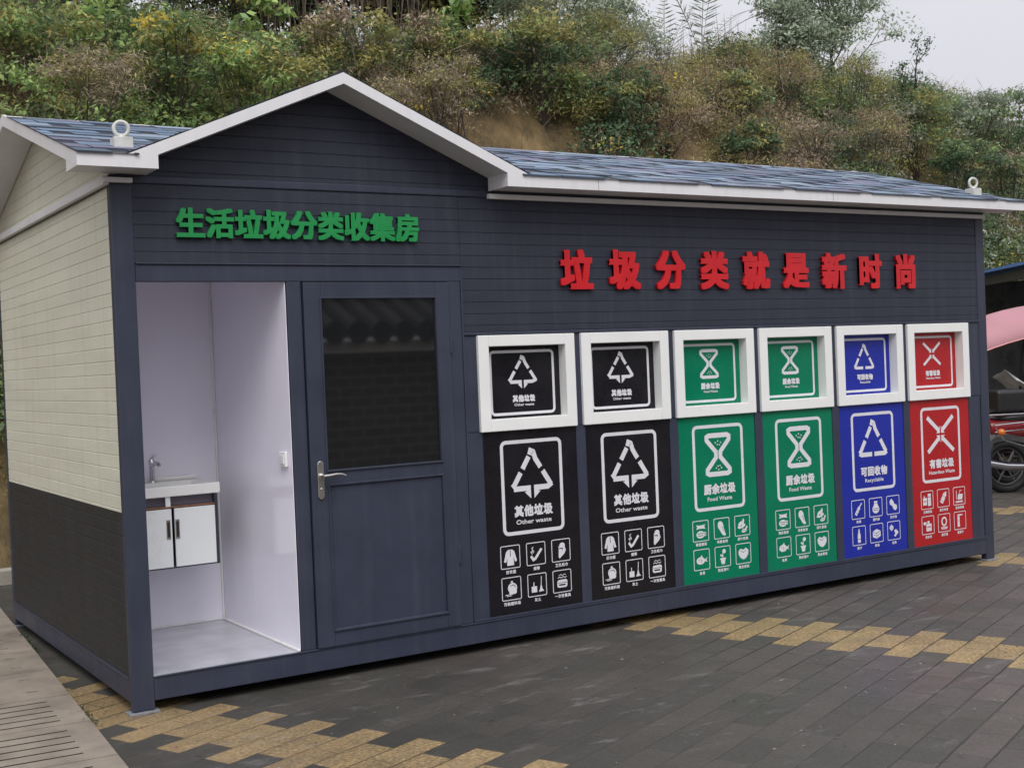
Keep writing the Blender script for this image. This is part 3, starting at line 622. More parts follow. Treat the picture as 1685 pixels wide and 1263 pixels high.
for i in range(6):
    kd = KIND[i]; film = FILM[kd]; x0, x1 = PX[i]; fx = FX[i]
    o = MB().box(x0, x1, .006, .03, .190, 1.2525).build('waste_panel', film, house); tag(o, LAB[i])
    mats = [m_ink, film]; ox = x0
    F = Flat(ox, 0, .0056); F.rrect(.122, .654, .532, 1.185, .028, .021); F.build('printed_border', mats, o)
    F = Flat(ox, 0, .0056); up = .03 if kd == 'other' else 0
    symbol(F, kd, .325, {'food': 1.0, 'other': 1.016, 'recycle': 1.01, 'hazard': .994}[kd], {'food': .270, 'other': .278, 'recycle': .278, 'hazard': .30}[kd], {'food': .24, 'other': .212, 'recycle': .222, 'hazard': .262}[kd], .031); F.build('printed_symbol', mats, o)
    zo = 0
    F = Flat(ox, 0, .0056); F.text(ZH[kd], .192, .462, .746 + zo, .066, .0036); F.build('printed_caption', mats, o)
    F = Flat(ox, 0, .0056); e0, e1 = {'other': (.205, .45), 'food': (.222, .430), 'recycle': (.235, .42), 'hazard': (.185, .468)}[kd]
    F.text(EN[kd], e0, e1, .704 + zo, .026, .0008); F.build('printed_caption', mats, o)
    for k in range(6):
        F = Flat(ox, 0, .0056); ix = .088 + (k % 3) * .178; iz = .456 - (k // 3) * .184; s = .130
        F.rrect(ix, iz, ix + s, iz + s, .008, .0048); icon(F, ix + .006, iz + .004, s - .012, kd, k)
        n = len(CAP[kd][k]); wd = .023 * n
        F.text(CAP[kd][k], ix + s / 2 - wd / 2, ix + s / 2 + wd / 2, iz - .032, .021, .0008)
        F.build('printed_icon', mats, o)
    # hatch: white box frame standing proud, recessed flap
    h = MB(); a0, a1, c0, c1 = fx, fx + .672, 1.2545, 1.8085; i0, i1, j0, j1 = fx + .071, fx + .603, 1.324, 1.744
    yf = -.02
    h.box(a0, i0, yf, .06, c0, c1).box(i1, a1, yf, .06, c0, c1).box(i0, i1, yf, .06, c0, j0).box(i0, i1, yf, .06, j1, c1)
    ho = h.build('chute_hatch', m_frame, house, bevel=.004)
    fl = MB().box(i0 + .001, i1 - .001, .053, .0605, j0 + .001, j1 - .001).build('hatch_flap', film, ho)
    F = Flat(fx, 0, .0526); F.rrect(.118, 1.348, .556, 1.712, .022, .016); 
    symbol(F, kd, .338, 1.590 + (.014 if kd == 'other' else -.002), .195, {'food': .165, 'other': .142, 'recycle': .155, 'hazard': .165}[kd], .020)
    zz = -.01 if kd == 'other' else 0
    F.text(ZH[kd], .262, .42, 1.425 + zz, .040, .0026); e = (e1 - e0) * .56 / 2
    F.text(EN[kd], .341 - e, .341 + e, 1.402 + zz, .0155, .0006)
    F.build('printed_sign', [m_ink, film], ho)

# raised letters
def letters(text, xs0, pitch, wch, zc, hgt, bold, mt, slope=0):
    for i, ch in enumerate(text):
        v, f = glyph(ch); lo = v.min(0); hi = v.max(0); b = MB()
        c = (lo + hi) / 2; sx = wch; sz = hgt; ss = (hi - lo)
        me = bpy.data.meshes.new('sign_character'); bm = bmesh.new()
        k = 0
        for (da, db) in [(0, 0)] + [(bold * a_, bold * c_ * .8) for a_ in (-1, 0, 1) for c_ in (-1, 0, 1) if a_ or c_]:
            vs = [bm.verts.new((xs0 + pitch * i + wch / 2 + (p[0] - c[0]) * sx / 1.0 + da, -.020 - .0002 * k, zc + (p[1] - c[1]) * sz / 1.0 + db)) for p in v]
            for q in f:
                try: bm.faces.new([vs[j] for j in q])
                except ValueError: pass
            k += 1
        ret = bmesh.ops.extrude_face_region(bm, geom=bm.faces[:])
        for g in ret['geom']:
            if isinstance(g, bmesh.types.BMVert): g.co.y += .018
        bmesh.ops.recalc_face_normals(bm, faces=bm.faces)
        bm.to_mesh(me); bm.free(); me.materials.append(mt)
        o = bpy.data.objects.new('sign_character', me); COL.objects.link(o); o.parent = house
        tag(o, ('green' if mt is m_green else 'red') + ' raised character ' + ch)
letters('生活垃圾分类收集房', .315, .1525, .150, 2.412, .155, .0062, m_green)
letters('垃圾分类就是新时尚', 2.625, .3625, .235, 2.19, .250, .0112, m_red)

# ------------------------------------------------------------ roof
SL = .29; Y0 = -.22; RY = 1.45; EZ = 2.702
def rz(y): return EZ + SL * (RY - Y0) - SL * abs(y - RY)
RX0, RX1 = -.2, 6.75
ZR = rz(RY)
roof = MB()
TH = .05
for x0, x1 in ((RX0 + .02, RX1 - .02),):
    # rear slope slab
    yb = 2 * RY - Y0
    roof.add([(x0, RY, ZR - .006), (x1, RY, ZR - .006), (x1, yb, EZ - .006), (x0, yb, EZ - .006), (x0, RY, ZR - TH), (x1, RY, ZR - TH), (x1, yb, EZ - TH), (x0, yb, EZ - TH)],
             [(0, 1, 2, 3), (7, 6, 5, 4), (0, 3, 7, 4), (2, 1, 5, 6), (3, 2, 6, 7)])
    # front slope slab with the gable valley cut out
    def P(x, y, d): return (x, y, rz(y) - d)
    y0 = Y0 + .02
    for poly in ([(x0, y0), (AX - 1.12, y0), (AX, RY), (x0, RY)], [(AX + 1.12, y0), (x1, y0), (x1, RY), (AX, RY)]):
        top = [P(a, c, .006) for a, c in poly]; bot = [P(a, c, TH) for a, c in poly]
        roof.add(top + bot, [(0, 1, 2, 3), (7, 6, 5, 4), (0, 4, 5, 1), (1, 5, 6, 2), (2, 6, 7, 3), (3, 7, 4, 0)])
    GS = .425
    for s_ in (-1, 1):
        a = [(AX, y0), (AX + s_ * 1.12, y0), (AX, RY)]
        def G(x, y, d): return (x, y, ZR - GS * abs(x - AX) - d)
        top = [G(q[0], q[1], .006) for q in a]; bot = [G(q[0], q[1], TH) for q in a]
        roof.add(top + bot, [(0, 1, 2), (5, 4, 3), (0, 3, 4, 1), (1, 4, 5, 2), (2, 5, 3, 0)])
ro = roof.build('roof', m_white, house)
def shingle_cols(n):
    base = np.array([(.12, .175, .26), (.085, .12, .19), (.165, .22, .30), (.14, .145, .22), (.075, .11, .155), (.19, .24, .31)])
    return base[RNG.integers(0, len(base), n)] * RNG.uniform(.8, 1.2, (n, 1))
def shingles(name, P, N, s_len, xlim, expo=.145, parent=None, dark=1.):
    """P(x,s)->surface point, s measured up slope; xlim(s)->(xa,xb) ; N normal"""
    b = MB(); cols = []; nrow = int(s_len / expo); TW = .36
    for r_ in range(nrow):
        s0 = r_ * expo - .012; s1 = s0 + expo + .02
        xa, xb = xlim(max(s0, 0) + expo * .5)
        if xb - xa < .05: continue
        hb = .0035
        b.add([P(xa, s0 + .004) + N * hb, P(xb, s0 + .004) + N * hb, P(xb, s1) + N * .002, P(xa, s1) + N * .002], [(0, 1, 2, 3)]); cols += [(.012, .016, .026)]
        x = math.floor(xa / (2 * TW)) * 2 * TW - 2 * TW + (r_ * .27) % (2 * TW) + random.uniform(-.015, .015); tk = 0; row_c = random.uniform(.88, 1.12)
        while x < xb:
            half = random.random() < .35; wd = TW; tk += 1; ga, gb = (.055, .003) if tk % 2 else (.003, .050)
            for (p0, p1) in (((0, .5), (.5, 1)) if half else ((0, 1),)):
                a0 = max(x + wd * p0 + (ga if p0 == 0 else 0), xa); a1 = min(x + wd * p1 - (gb if p1 == 1 else 0), xb)
                if a1 - a0 > .01:
                    t = random.choice([.003, .005, .008]); dz = random.uniform(-.006, .006) if r_ else 0; lo = s0 + dz
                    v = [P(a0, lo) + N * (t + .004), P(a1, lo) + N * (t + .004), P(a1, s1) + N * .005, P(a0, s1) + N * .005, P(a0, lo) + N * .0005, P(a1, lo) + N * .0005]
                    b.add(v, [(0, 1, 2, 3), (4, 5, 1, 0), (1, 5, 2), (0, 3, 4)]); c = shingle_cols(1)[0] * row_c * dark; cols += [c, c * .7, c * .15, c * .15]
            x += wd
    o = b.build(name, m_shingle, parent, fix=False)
    ca = o.data.color_attributes.new('tint', 'FLOAT_COLOR', 'CORNER'); arr = []
    for p, c in zip(o.data.polygons, cols): arr += [c[0], c[1], c[2], 1.0] * p.loop_total
    ca.data.foreach_set('color', arr); return o
cs = 1 / math.sqrt(1 + SL * SL); L1 = (RY - Y0) / cs
PF = lambda x, s: Vector((x, Y0 + s * cs, EZ + s * cs * SL)); NF = Vector((0, -SL * cs, cs))
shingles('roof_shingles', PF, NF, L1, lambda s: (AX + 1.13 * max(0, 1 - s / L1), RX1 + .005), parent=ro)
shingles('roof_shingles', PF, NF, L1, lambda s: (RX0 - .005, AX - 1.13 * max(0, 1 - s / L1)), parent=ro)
PBk = lambda x, s: Vector((x, 2 * RY - Y0 - s * cs, EZ + s * cs * SL)); NB = Vector((0, SL * cs, cs))
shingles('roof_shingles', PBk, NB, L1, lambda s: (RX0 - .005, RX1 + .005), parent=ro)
cg = 1 / math.sqrt(1 + GS * GS); L2 = 1.13 / cg
for s_ in (-1, 1):
    PG = (lambda s_: lambda y, s: Vector((AX + s_ * (1.13 - s * cg), y, ZR - 1.13 * GS + s * cg * GS)))(s_)
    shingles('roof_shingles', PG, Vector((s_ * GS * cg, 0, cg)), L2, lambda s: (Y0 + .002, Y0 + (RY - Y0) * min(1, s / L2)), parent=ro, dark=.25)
MB().tube([(AX, Y0 + .004, ZR - .004), (AX, RY, ZR - .004)], .022, 8).build('ridge_cap', mat('ridge_felt', (.012, .013, .017), .7), ro)
# fascia along the front, one folded sheet
zf0, zf1 = 2.640, 2.706
topl = [(RX0, zf1), (AX - 1.13, zf1), (AX, 3.186), (AX + 1.13, zf1), (RX1, zf1)]
GB = lambda x: 3.128 - .425 * abs(x - AX)
botl = [(RX0, zf0), (.18, zf0), (.18, GB(.18)), (AX, GB(AX)), (2.152, GB(2.152)), (2.152, zf0 - .004), (RX1, zf0 - .004)]
fa = MB()
def fpoly(pts): fa.prism(pts, lambda a, c, d: (a, d, c), Y0, Y0 + .018)
fpoly([(RX0, zf0), (.18, zf0), (.18, GB(.18)), (AX - 1.13, zf1), (RX0, zf1)])
fpoly([(.18, GB(.18)), (AX, GB(AX)), (AX, 3.186), (AX - 1.13, zf1)])
fpoly([(AX, GB(AX)), (2.152, GB(2.152)), (AX + 1.13, zf1), (AX, 3.186)])
fpoly([(2.152, GB(2.152)), (2.152, zf0 - .004), (RX1, zf0 - .004), (RX1, zf1), (AX + 1.13, zf1)])
bm = bmesh.new()
fo = fa.build('fascia', m_white, ro)
bm.from_mesh(fo.data); bmesh.ops.remove_doubles(bm, verts=bm.verts, dist=.0003)
fc = {}
for f in bm.faces: fc.setdefault(tuple(sorted(v.index for v in f.verts)), []).append(f)
dele = [f for l in fc.values() if len(l) > 1 for f in l]
if dele: bmesh.ops.delete(bm, geom=dele, context='FACES')
bm.to_mesh(fo.data); bm.free()
for sx in (2.78, 4.72): MB().box(sx, sx + .003, Y0 - .0006, Y0 + .001, zf0 - .002, zf1).build('seam', m_sg2, ro)
# soffits
so_ = MB()
so_.box(RX0 + .018, .165, Y0 + .0185, -.0005, zf0 + .002, zf0 + .010)
so_.box(2.166, RX1 - .018, Y0 + .0185, -.0005, zf0 + .000, zf0 + .008)
so_.box(.166, .1795, Y0 + .0185, -.0055, zf0 + .001, GB(.18) + .01); so_.box(2.1525, 2.1655, Y0 + .0185, -.0055, zf0 - .003, GB(2.15) + .01)
for s_ in (-1, 1):
    xa, xb = AX, AX + s_ * .99
    v = [(xa, Y0 + .0185, GB(xa) + .003), (xb, Y0 + .0185, GB(xb) + .003), (xb, -.0005, GB(xb) + .003), (xa, -.0005, GB(xa) + .003)]
    so_.add(v + [(p[0], p[1], p[2] + .008) for p in v], [(0, 1, 2, 3), (7, 6, 5, 4), (0, 4, 5, 1), (1, 5, 6, 2), (2, 6, 7, 3), (3, 7, 4, 0)])
so_.build('soffit', m_white, ro)
# rakes and end returns
for (xa, xb, xw) in ((RX0, RX0 + .018, 0.0), (RX1 - .018, RX1, XR)):
    rk = MB(); yb = 2 * RY - Y0
    f3 = lambda a, c, d: (d, a, c)
    for p in ([(Y0 + .0185, rz(Y0 + .0185) - .066), (RY, ZR - .066), (RY, ZR - .001), (Y0 + .0185, rz(Y0 + .0185) - .001)],
              [(RY + .0002, ZR - .066), (yb, EZ - .066), (yb, EZ - .001), (RY + .0002, ZR - .001)]):
        rk.prism(p, f3, xa, xb)
    rk.prism([(Y0 + .0186, zf0), (-.004, zf0), (-.004, rz(0) - .0665), (Y0 + .0186, zf0 + .001)], f3, xa + .001, xb - .001)
    rk.build('rake_fascia', m_white, ro)
    # overhang underside between wall and rake
    ms = MB(); a, c = sorted((xb if xw < 1 else xa, xw))
    v = lambda y, d: [(a, y, rz(y) - d), (c, y, rz(y) - d)]
    ms.add(v(0.02, .058) + v(RY, .058) + v(RY, .0505) + v(.02, .0505), [(0, 1, 3, 2), (5, 4, 6, 7)])
    ms.add(v(RY, .058) + v(yb, .058) + v(yb, .0505) + v(RY, .0505), [(0, 1, 3, 2), (5, 4, 6, 7)])
    ms.build('soffit', m_white, ro)
# rear fascia
MB().box(RX0, RX1, 2 * RY - Y0, 2 * RY - Y0 + .016, zf0, zf1).build('fascia', m_white, ro)
# white channel trims below the eaves
MB().box(2.142, 6.54, -.030, .0, 2.591, 2.619).build('eave_trim', m_white, house, bevel=.002)
MB().box(-.030, .106, -.034, -.001, 2.597, 2.621).build('eave_trim', m_white, house, bevel=.002)
MB().box(-.030, .0, -.0005, YD + .02, 2.588, 2.630).build('eave_trim', m_white, house, bevel=.003)
MB().box(XR, XR + .03, 0, YD, 2.588, 2.630).build('eave_trim', m_white, house, bevel=.003)
# dark lines above and below the trim on the left wall
MB().box(-.004, .001, .0, YD, 2.580, 2.5875).box(-.0045, .001, .0, YD, 2.6305, 2.634).build('dark_line', m_blackp, house)
# lifting lugs
for lx in (.085, 6.515):
    ly = .05; z0 = rz(ly) + .0
    l = MB().box(lx - .046, lx + .046, ly - .04, ly + .04, z0 - .03, z0 + .048).build('lifting_lug', m_rust, house, bevel=.003)
    MB().torus((lx, ly, z0 + .092), .035, .0095, 28, 10, Matrix.Rotation(R(-15), 3, 'Z')).lathe([(.02, 0), (.014, .018)], (lx, ly, z0 + .046), 'z', 12).build('lifting_eye', m_rust, l, smooth=True)

# ------------------------------------------------------------ drain covers along the left
DE = Vector((-.2065, 0)); DA = R(-3.9)        # paving edge line: x = -.2065+.067*y
m_slot = mat('slot_dirt_and_shade', (.02, .017, .013), .95)  # dirt plus painted shade; the slots are too shallow to darken by themselves
Mx = Matrix.Rotation(DA, 4, 'Z')
yj = [-1.96, -1.32, -.672, -.022, .58, 1.26, 1.86, 2.50, 3.14, 3.78]
desc = {0: 'slotted concrete drain cover nearest the camera', 1: 'slotted concrete drain cover in the bottom left corner, below the other slotted one in view', 2: 'slotted concrete drain cover level with the front of the cabin foot',
        3: 'slotted concrete drain cover beside the near end of the cabin, furthest slotted one', 4: 'plain concrete cover with two small holes beside the cabin', 5: 'plain concrete cover with two small holes, next one further back',
        6: 'plain concrete cover near the middle of the cabin side', 7: 'plain concrete cover near the back corner of the cabin', 8: 'plain concrete cover just behind the back corner of the cabin'}
for k in range(9):
    y0, y1 = yj[k] + .005, yj[k + 1] - .005; xl, xr = -.62, 0.
    b = MB(); T0, T1 = -.0, .022
    if k <= 3:
        sl0, sl1 = -.52, -.125
        b.box(xl, sl0, y0, y1, T0, T1).box(sl1, xr, y0, y1, T0, T1)
        ys = [y0] ; pitch = .105; st = y0 + (y1 - y0 - 4 * pitch) / 2
        cur = y0
        for q in range(5):
            c_ = st + q * pitch; b.box(sl0, sl1, cur, c_ - .010, T0, T1); cur = c_ + .010
            b.box(sl0 + .0005, sl1 - .0005, c_ + .0075, c_ + .0098, .001, T1 - .0015, 1).box(sl0 + .0005, sl1 - .0005, c_ - .0098, c_ + .0075, .001, .006, 1)
        b.box(sl0, sl1, cur, y1, T0, T1)
    else:
        hx = -.16; h1 = y0 + (y1 - y0) * .25; h2 = y0 + (y1 - y0) * .72; r_ = .012
        b.box(xl, hx - .028, y0, y1, T0, T1).box(hx + .028, xr, y0, y1, T0, T1)
        b.box(hx - .028, hx + .028, y0, h1 - r_, T0, T1).box(hx - .028, hx + .028, h1 + r_, h2 - r_, T0, T1).box(hx - .028, hx + .028, h2 + r_, y1, T0, T1)
    b.v = [tuple(Mx @ Vector((p[0], p[1], p[2])) + Vector((-.2065, 0, .0))) for p in b.v]
    o = b.build('drain_cover', [m_conc, m_slot]); tag(o, desc[k], 'drain cover', 'concrete covers over the drain beside the cabin')
b = MB(); b.add([tuple(Mx @ Vector(p) + Vector((-.2065, 0, 0))) for p in ((-.62, -2.4, .004), (.0, -2.4, .004), (0, 4.3, .004), (-.62, 4.3, .004))], [(0, 1, 2, 3)])
tag(b.build('drain_channel_bottom', mat('dark_drain', (.01, .01, .009), .9)), kind='structure')

# ------------------------------------------------------------ vegetation
def leaf_mesh(name, C, D, W, L_, Wd, cols, parent=None, mt=None):
    """C centres, D long axis, W side axis, sizes, colours -> one mesh of diamond leaves"""
    n = len(C)
    a = D * (L_[:, None] / 2); c = W * (Wd[:, None] / 2)
    v = np.stack([C - a, C + c - a * .15, C + a, C - c - a * .15], 1).reshape(-1, 3)
    me = bpy.data.meshes.new(name); me.vertices.add(4 * n); me.vertices.foreach_set('co', v.ravel().astype(np.float32))
    me.loops.add(4 * n); me.loops.foreach_set('vertex_index', np.arange(4 * n, dtype=np.int32))
    me.polygons.add(n); me.polygons.foreach_set('loop_start', np.arange(0, 4 * n, 4, dtype=np.int32))
    me.polygons.foreach_set('loop_total', np.full(n, 4, np.int32)) if False else None
    me.update(calc_edges=True)
    ca = me.color_attributes.new('tint', 'FLOAT_COLOR', 'POINT')
    cc = np.concatenate([cols, np.ones((n, 1))], 1); ca.data.foreach_set('color', np.repeat(cc, 4, 0).ravel().astype(np.float32))
    me.materials.append(mt or m_leaf)
    o = bpy.data.objects.new(name, me); COL.objects.link(o)
    if parent: o.parent = parent
    return o
GAIN = 2.25
def unit(v): return v / (np.linalg.norm(v, axis=-1, keepdims=True) + 1e-9)
GREEN = np.array([(.080, .115, .045), (.105, .145, .055), (.062, .092, .043), (.13, .165, .060), (.06, .085, .048)])
FRESH = np.array([(.145, .195, .065), (.17, .22, .08), (.11, .17, .07)])
DARKG = np.array([(.035, .06, .03), (.045, .07, .035), (.055, .085, .04), (.03, .05, .03)])
OLIVE = np.array([(.13, .13, .045), (.16, .15, .055), (.10, .11, .04), (.19, .165, .06)])
DRY = np.array([(.15, .12, .085), (.19, .155, .105), (.11, .085, .062), (.22, .18, .12), (.13, .10, .085)])
RUST = np.array([(.155, .115, .06), (.19, .145, .075), (.12, .09, .055), (.18, .16, .085)])
GREY = np.array([(.12, .145, .10), (.15, .17, .125), (.09, .115, .08), (.18, .19, .15)])
YEL = np.array([(.32, .25, .04), (.38, .28, .05), (.22, .2, .04)])
def vproj(p):
    d = p - np.array(CAM); z = d @ np.array(CF); return 842.5 + 2089.07 * (d @ np.array(CR)) / z, 631.5 - 2089.07 * (d @ np.array(CU)) / z, z
def species(x, z):
    """share of every plant colour along the bank (world x, height)"""
    r_ = RNG.random(); q = pn(x, z, .9, 21) ; p2 = pn(x, z * 1.4, .55, 33)
    if x < 4.2:
        if p2 > .22: return DRY if r_ < .55 else OLIVE
        return FRESH if r_ < .22 else (GREEN if r_ < .75 else (OLIVE if r_ < .92 else DARKG))
    if x < 7.5:
        if z < 5.2: return DRY if r_ < .6 else (OLIVE if r_ < .85 else GREEN)
        return GREEN if r_ < .4 else (OLIVE if r_ < .8 else DRY)
    if x < 9.6:
        return DARKG if r_ < .5 else (OLIVE if r_ < .7 else (DRY if r_ < .85 else GREEN))
    if x < 14.5:
        if q > .0: return RUST if r_ < .4 else (DRY if r_ < .7 else OLIVE)
        return OLIVE if r_ < .45 else (DARKG if r_ < .7 else RUST)
    if q > .3: return DRY if r_ < .5 else OLIVE
    return GREEN if r_ < .35 else (DARKG if r_ < .6 else (GREY if r_ < .8 else OLIVE))
def cluster_leaves(cen, rad, n, pal, ls=(.05, .10), droop=.25, squash=.8, aspect=.42):
    d = unit(RNG.normal(size=(n, 3))); d[:, 2] = np.where(d[:, 2] < -.2, -d[:, 2], d[:, 2])
    rr = rad * (RNG.random(n) ** .45) * (1 + .22 * np.sin(d[:, 0] * 7 + cen[0] * 9) * np.sin(d[:, 2] * 6 + cen[1] * 5))
    C = cen + d * rr[:, None] * np.array([1, 1, squash])
    N = unit(d * .7 + RNG.normal(size=(n, 3)) * .55 + np.array([0, 0, .5]))
    t = unit(np.cross(N, RNG.normal(size=(n, 3)))); t[:, 2] -= droop; t = unit(t)
    wv = unit(np.cross(N, t)); L_ = RNG.uniform(*ls, n); W_ = L_ * RNG.uniform(aspect * .7, aspect * 1.3, n)
    col = pal[RNG.integers(0, len(pal), n)] * RNG.uniform(.72, 1.3, (n, 1)) * RNG.uniform(.8, 1.2) * GAIN
    return C, t, wv, L_, W_, col
def gather(parts): return [np.concatenate([p[i] for p in parts]) for i in range(6)]
# undergrowth on the bank
parts = []; tw = []
nc = 0; xs = []
while nc < 3300:
    x = RNG.uniform(-3, 26); foot = 5.4 + max(0, min(3.0, (x - 11) * .24)); y = foot + (RNG.uniform(.1, 2.0) if RNG.random() < .42 else RNG.uniform(1.4, 6.5))
    z = float(hillH(x, y))
    if z < .15: continue
    # bare soil window and a few gaps
    if ((x - 7.3) / 1.35) ** 2 + ((z - 4.2) / 1.0) ** 2 < 1 and y < 8.6: continue
    p = np.array([[x, y, z]]); px, py, _ = vproj(p)
    if px[0] < -500 or px[0] > 2100: continue
    if py[0] > 700 and RNG.random() < .6: continue
    pal = species(x, z); rad = RNG.uniform(.22, .62)
    fine = pal is DRY or pal is RUST or pal is OLIVE
    n = int((230 if fine else 200) * (rad / .42) ** 2 * 1.25)
    ls = (.04, .085) if fine else (.05, .10)
    asp = .22 if fine else .45
    parts.append(cluster_leaves(np.array([x, y, z + rad * .35]), rad, n, pal, ls, .3, .9, asp))
    if RNG.random() < .05: parts.append(cluster_leaves(np.array([x, y - .1, z + rad * .6]), rad * .5, 30, YEL, (.05, .09), .2, .9, .5))
    # stalks and dead twigs
    if RNG.random() < (.8 if fine else .4):
        m = int(RNG.integers(8, 26)); C = np.array([x, y, z + rad * .5]) + RNG.normal(size=(m, 3)) * rad * .5
        D = unit(RNG.normal(size=(m, 3)) * np.array([.7, .7, .8]) + np.array([0, -.25, -.2 if fine else .6])); Wv = unit(np.cross(D, RNG.normal(size=(m, 3))))
        tw.append((C, D, Wv, RNG.uniform(.2, .75, m), RNG.uniform(.006, .014, m), DRY[RNG.integers(0, 5, m)] * RNG.uniform(.6, 1.5, (m, 1))))
    nc += 1
tag(leaf_mesh('hillside_undergrowth', *gather(parts)), 'dense green and brown undergrowth covering the bank behind the cabin', 'undergrowth', kind='stuff')
tag(leaf_mesh('dry_stalks', *gather(tw)), 'tangle of dry brown stalks and vines hanging over the bank', 'dry stalks', kind='stuff')

stalk_sets = []
# trees
def make_tree(name, label, base, height, spread, nbranch, leafn, pal, ls, group=None, bark=None, trunk_r=.06, crown_lo=.35, lean=(0, 0), asp=.4, levels=2, cl_r=.4, up=.7, seed=1, cat='tree', curve=.1):
    rg = np.random.default_rng(seed); bark = bark or m_bark
    root = empty(name, base, label, cat, group)
    tb = MB(); tips = []
    n = 9; pts = []; p = Vector((0, 0, -.3))
    wob = Vector((0, 0, 0))
    for i in range(n):
        k = i / (n - 1); wob += Vector((rg.normal() * curve * .3, rg.normal() * curve * .3, 0)) * height / 9
        pts.append(Vector((lean[0] * k * height, lean[1] * k * height, -.3 + k * (height + .3))) + wob)
    rs = [trunk_r * (1 - .85 * i / (n - 1)) for i in range(n)]
    tb.tube(pts, rs, 8)
    def branch(p0, d, ln, r0, lev):
        q = [p0]; dd = d.copy(); m = 5
        for i in range(m):
            dd = (dd + Vector((rg.normal() * .16, rg.normal() * .16, rg.normal() * .1 + .05 * up))).normalized(); q.append(q[-1] + dd * ln / m)
        tb.tube(q, [max(.003, r0 * (1 - .8 * i / m)) for i in range(m + 1)], 5)
        tips.append(q[-1]); tips.append(q[-2])
        if lev > 0:
            for j in range(int(rg.integers(3, 6))):
                k = int(rg.integers(1, m)); a = Vector(rg.normal(size=3)); a.z = abs(a.z) * .6 * up
                branch(q[k], (dd * .8 + a.normalized() * .9).normalized(), ln * rg.uniform(.35, .6), r0 * .5, lev - 1)
    for j in range(nbranch):
        k = crown_lo + (1 - crown_lo) * (j + rg.random()) / nbranch; f = k * (n - 1); i = min(int(f), n - 2); p0 = pts[i].lerp(pts[i + 1], f - i)
        a = rg.uniform(0, 2 * math.pi); d = Vector((math.cos(a), math.sin(a), up * rg.uniform(.3, 1.2))).normalized()
        branch(p0, d, spread * (1.15 - .6 * k) * rg.uniform(.7, 1.15), trunk_r * (.55 - .3 * k), levels - 1)
    tips.append(pts[-1])
    tb.build('trunk', bark, root, smooth=True, fix=False)
    if leafn:
        pr = []
        for t in tips:
            c = np.array(t) + rg.normal(size=3) * .05
            pr.append(cluster_leaves(c, cl_r * rg.uniform(.6, 1.2), max(3, int(leafn * rg.uniform(.5, 1.5))), pal, ls, .35, .8, asp))
        leaf_mesh('crown', *gather(pr), parent=root)
    return root
def gz(x, y): return float(hillH(x, y))
def T(name, label, x, y, h, *a, **k): return make_tree(name, label, (x, y, gz(x, y)), h, *a, **k)
GRP = 'trees on top of the bank'
T('thin_tree', 'tall sparse grey-green tree on the skyline above the right half of the roof', 16.9, 11.2, 2.6, 1.5, 20, 75, GREY * 1.4, (.06, .11), GRP, seed=3, cl_r=.40, trunk_r=.04, crown_lo=.1)  # leaf greys of the skyline trees lifted paler to stand in for haze
T('thin_tree', 'loose grey-green tree on the skyline left of the tallest one', 16.2, 11.4, 1.9, 1.0, 16, 60, GREY * 1.2, (.06, .12), GRP, seed=13, cl_r=.38, trunk_r=.03, crown_lo=.1)
T('bare_tree', 'almost leafless dark tree at the right edge of the tall skyline trees', 17.9, 10.2, 2.2, .7, 13, 6, DARKG, (.05, .09), GRP, seed=5, cl_r=.15, trunk_r=.045, crown_lo=.25, lean=(.12, 0), up=1.4, bark=m_barkd)
T('bare_tree', 'small dark bare tree forking low, beside the other bare one', 17.4, 10.0, 1.8, .7, 9, 8, DARKG, (.05, .09), GRP, seed=6, cl_r=.15, trunk_r=.04, crown_lo=.3, lean=(.1, 0), up=1.3, bark=m_barkd)
T('silvery_tree', 'airy silvery-leaved tree on the skyline left of the gap of sky', 11.3, 10.8, 1.9, .9, 16, 50, GREY * 1.2, (.05, .10), GRP, seed=8, cl_r=.4, crown_lo=.15, trunk_r=.05)
T('silvery_tree', 'airy silvery-leaved tree above the patch of bare soil', 10.5, 11.2, 3.2, 1.4, 16, 90, GREY * 1.1, (.05, .10), GRP, seed=9, cl_r=.42, crown_lo=.1, trunk_r=.05)
# dark woodland edge above the left and the middle
wood = [(-1.0, 11.4, 5.0), (.6, 12.2, 5.5), (2.1, 11.6, 5.2), (3.6, 12.4, 5.6), (5.2, 11.8, 5.0), (6.6, 12.6, 5.6), (8.2, 12.0, 5.0), (9.6, 12.8, 4.6), (2.8, 13.6, 6), (5.9, 13.9, 6), (.0, 13.8, 6), (8.8, 14.2, 5.6)]
wl_ = ['dark tree at the left edge of the wood on the bank', 'dark leafy tree second from the left in the front of the wood', 'dark leafy tree over the left roof slope', 'dark tree left of the gable peak', 'dark tree straight above the gable peak', 'dark tree right of the gable peak', 'dark tree above the bare soil patch', 'dark tree at the right end of the wood', 'tall dark tree in the back row left of the gable', 'tall dark tree in the back row right of the gable', 'tall dark tree in the back row at the far left', 'tall dark tree in the back row at the right']
for i, (x, y, h) in enumerate(wood):
    T('dark_tree', wl_[i], x, y, h, 1.9, 16, 130, DARKG * .8 if i % 3 else OLIVE * .6, (.11, .19), GRP, seed=40 + i, cl_r=.55, crown_lo=.12, trunk_r=.10, bark=m_barkd)
T('tree_trunk_cluster', 'thick dark leaning trunk at the top left corner', 1.72, 9.6, 4.2, .8, 5, 4, DARKG, (.06, .1), seed=71, cl_r=.3, trunk_r=.11, crown_lo=.6, bark=m_bark, lean=(.05, 0))
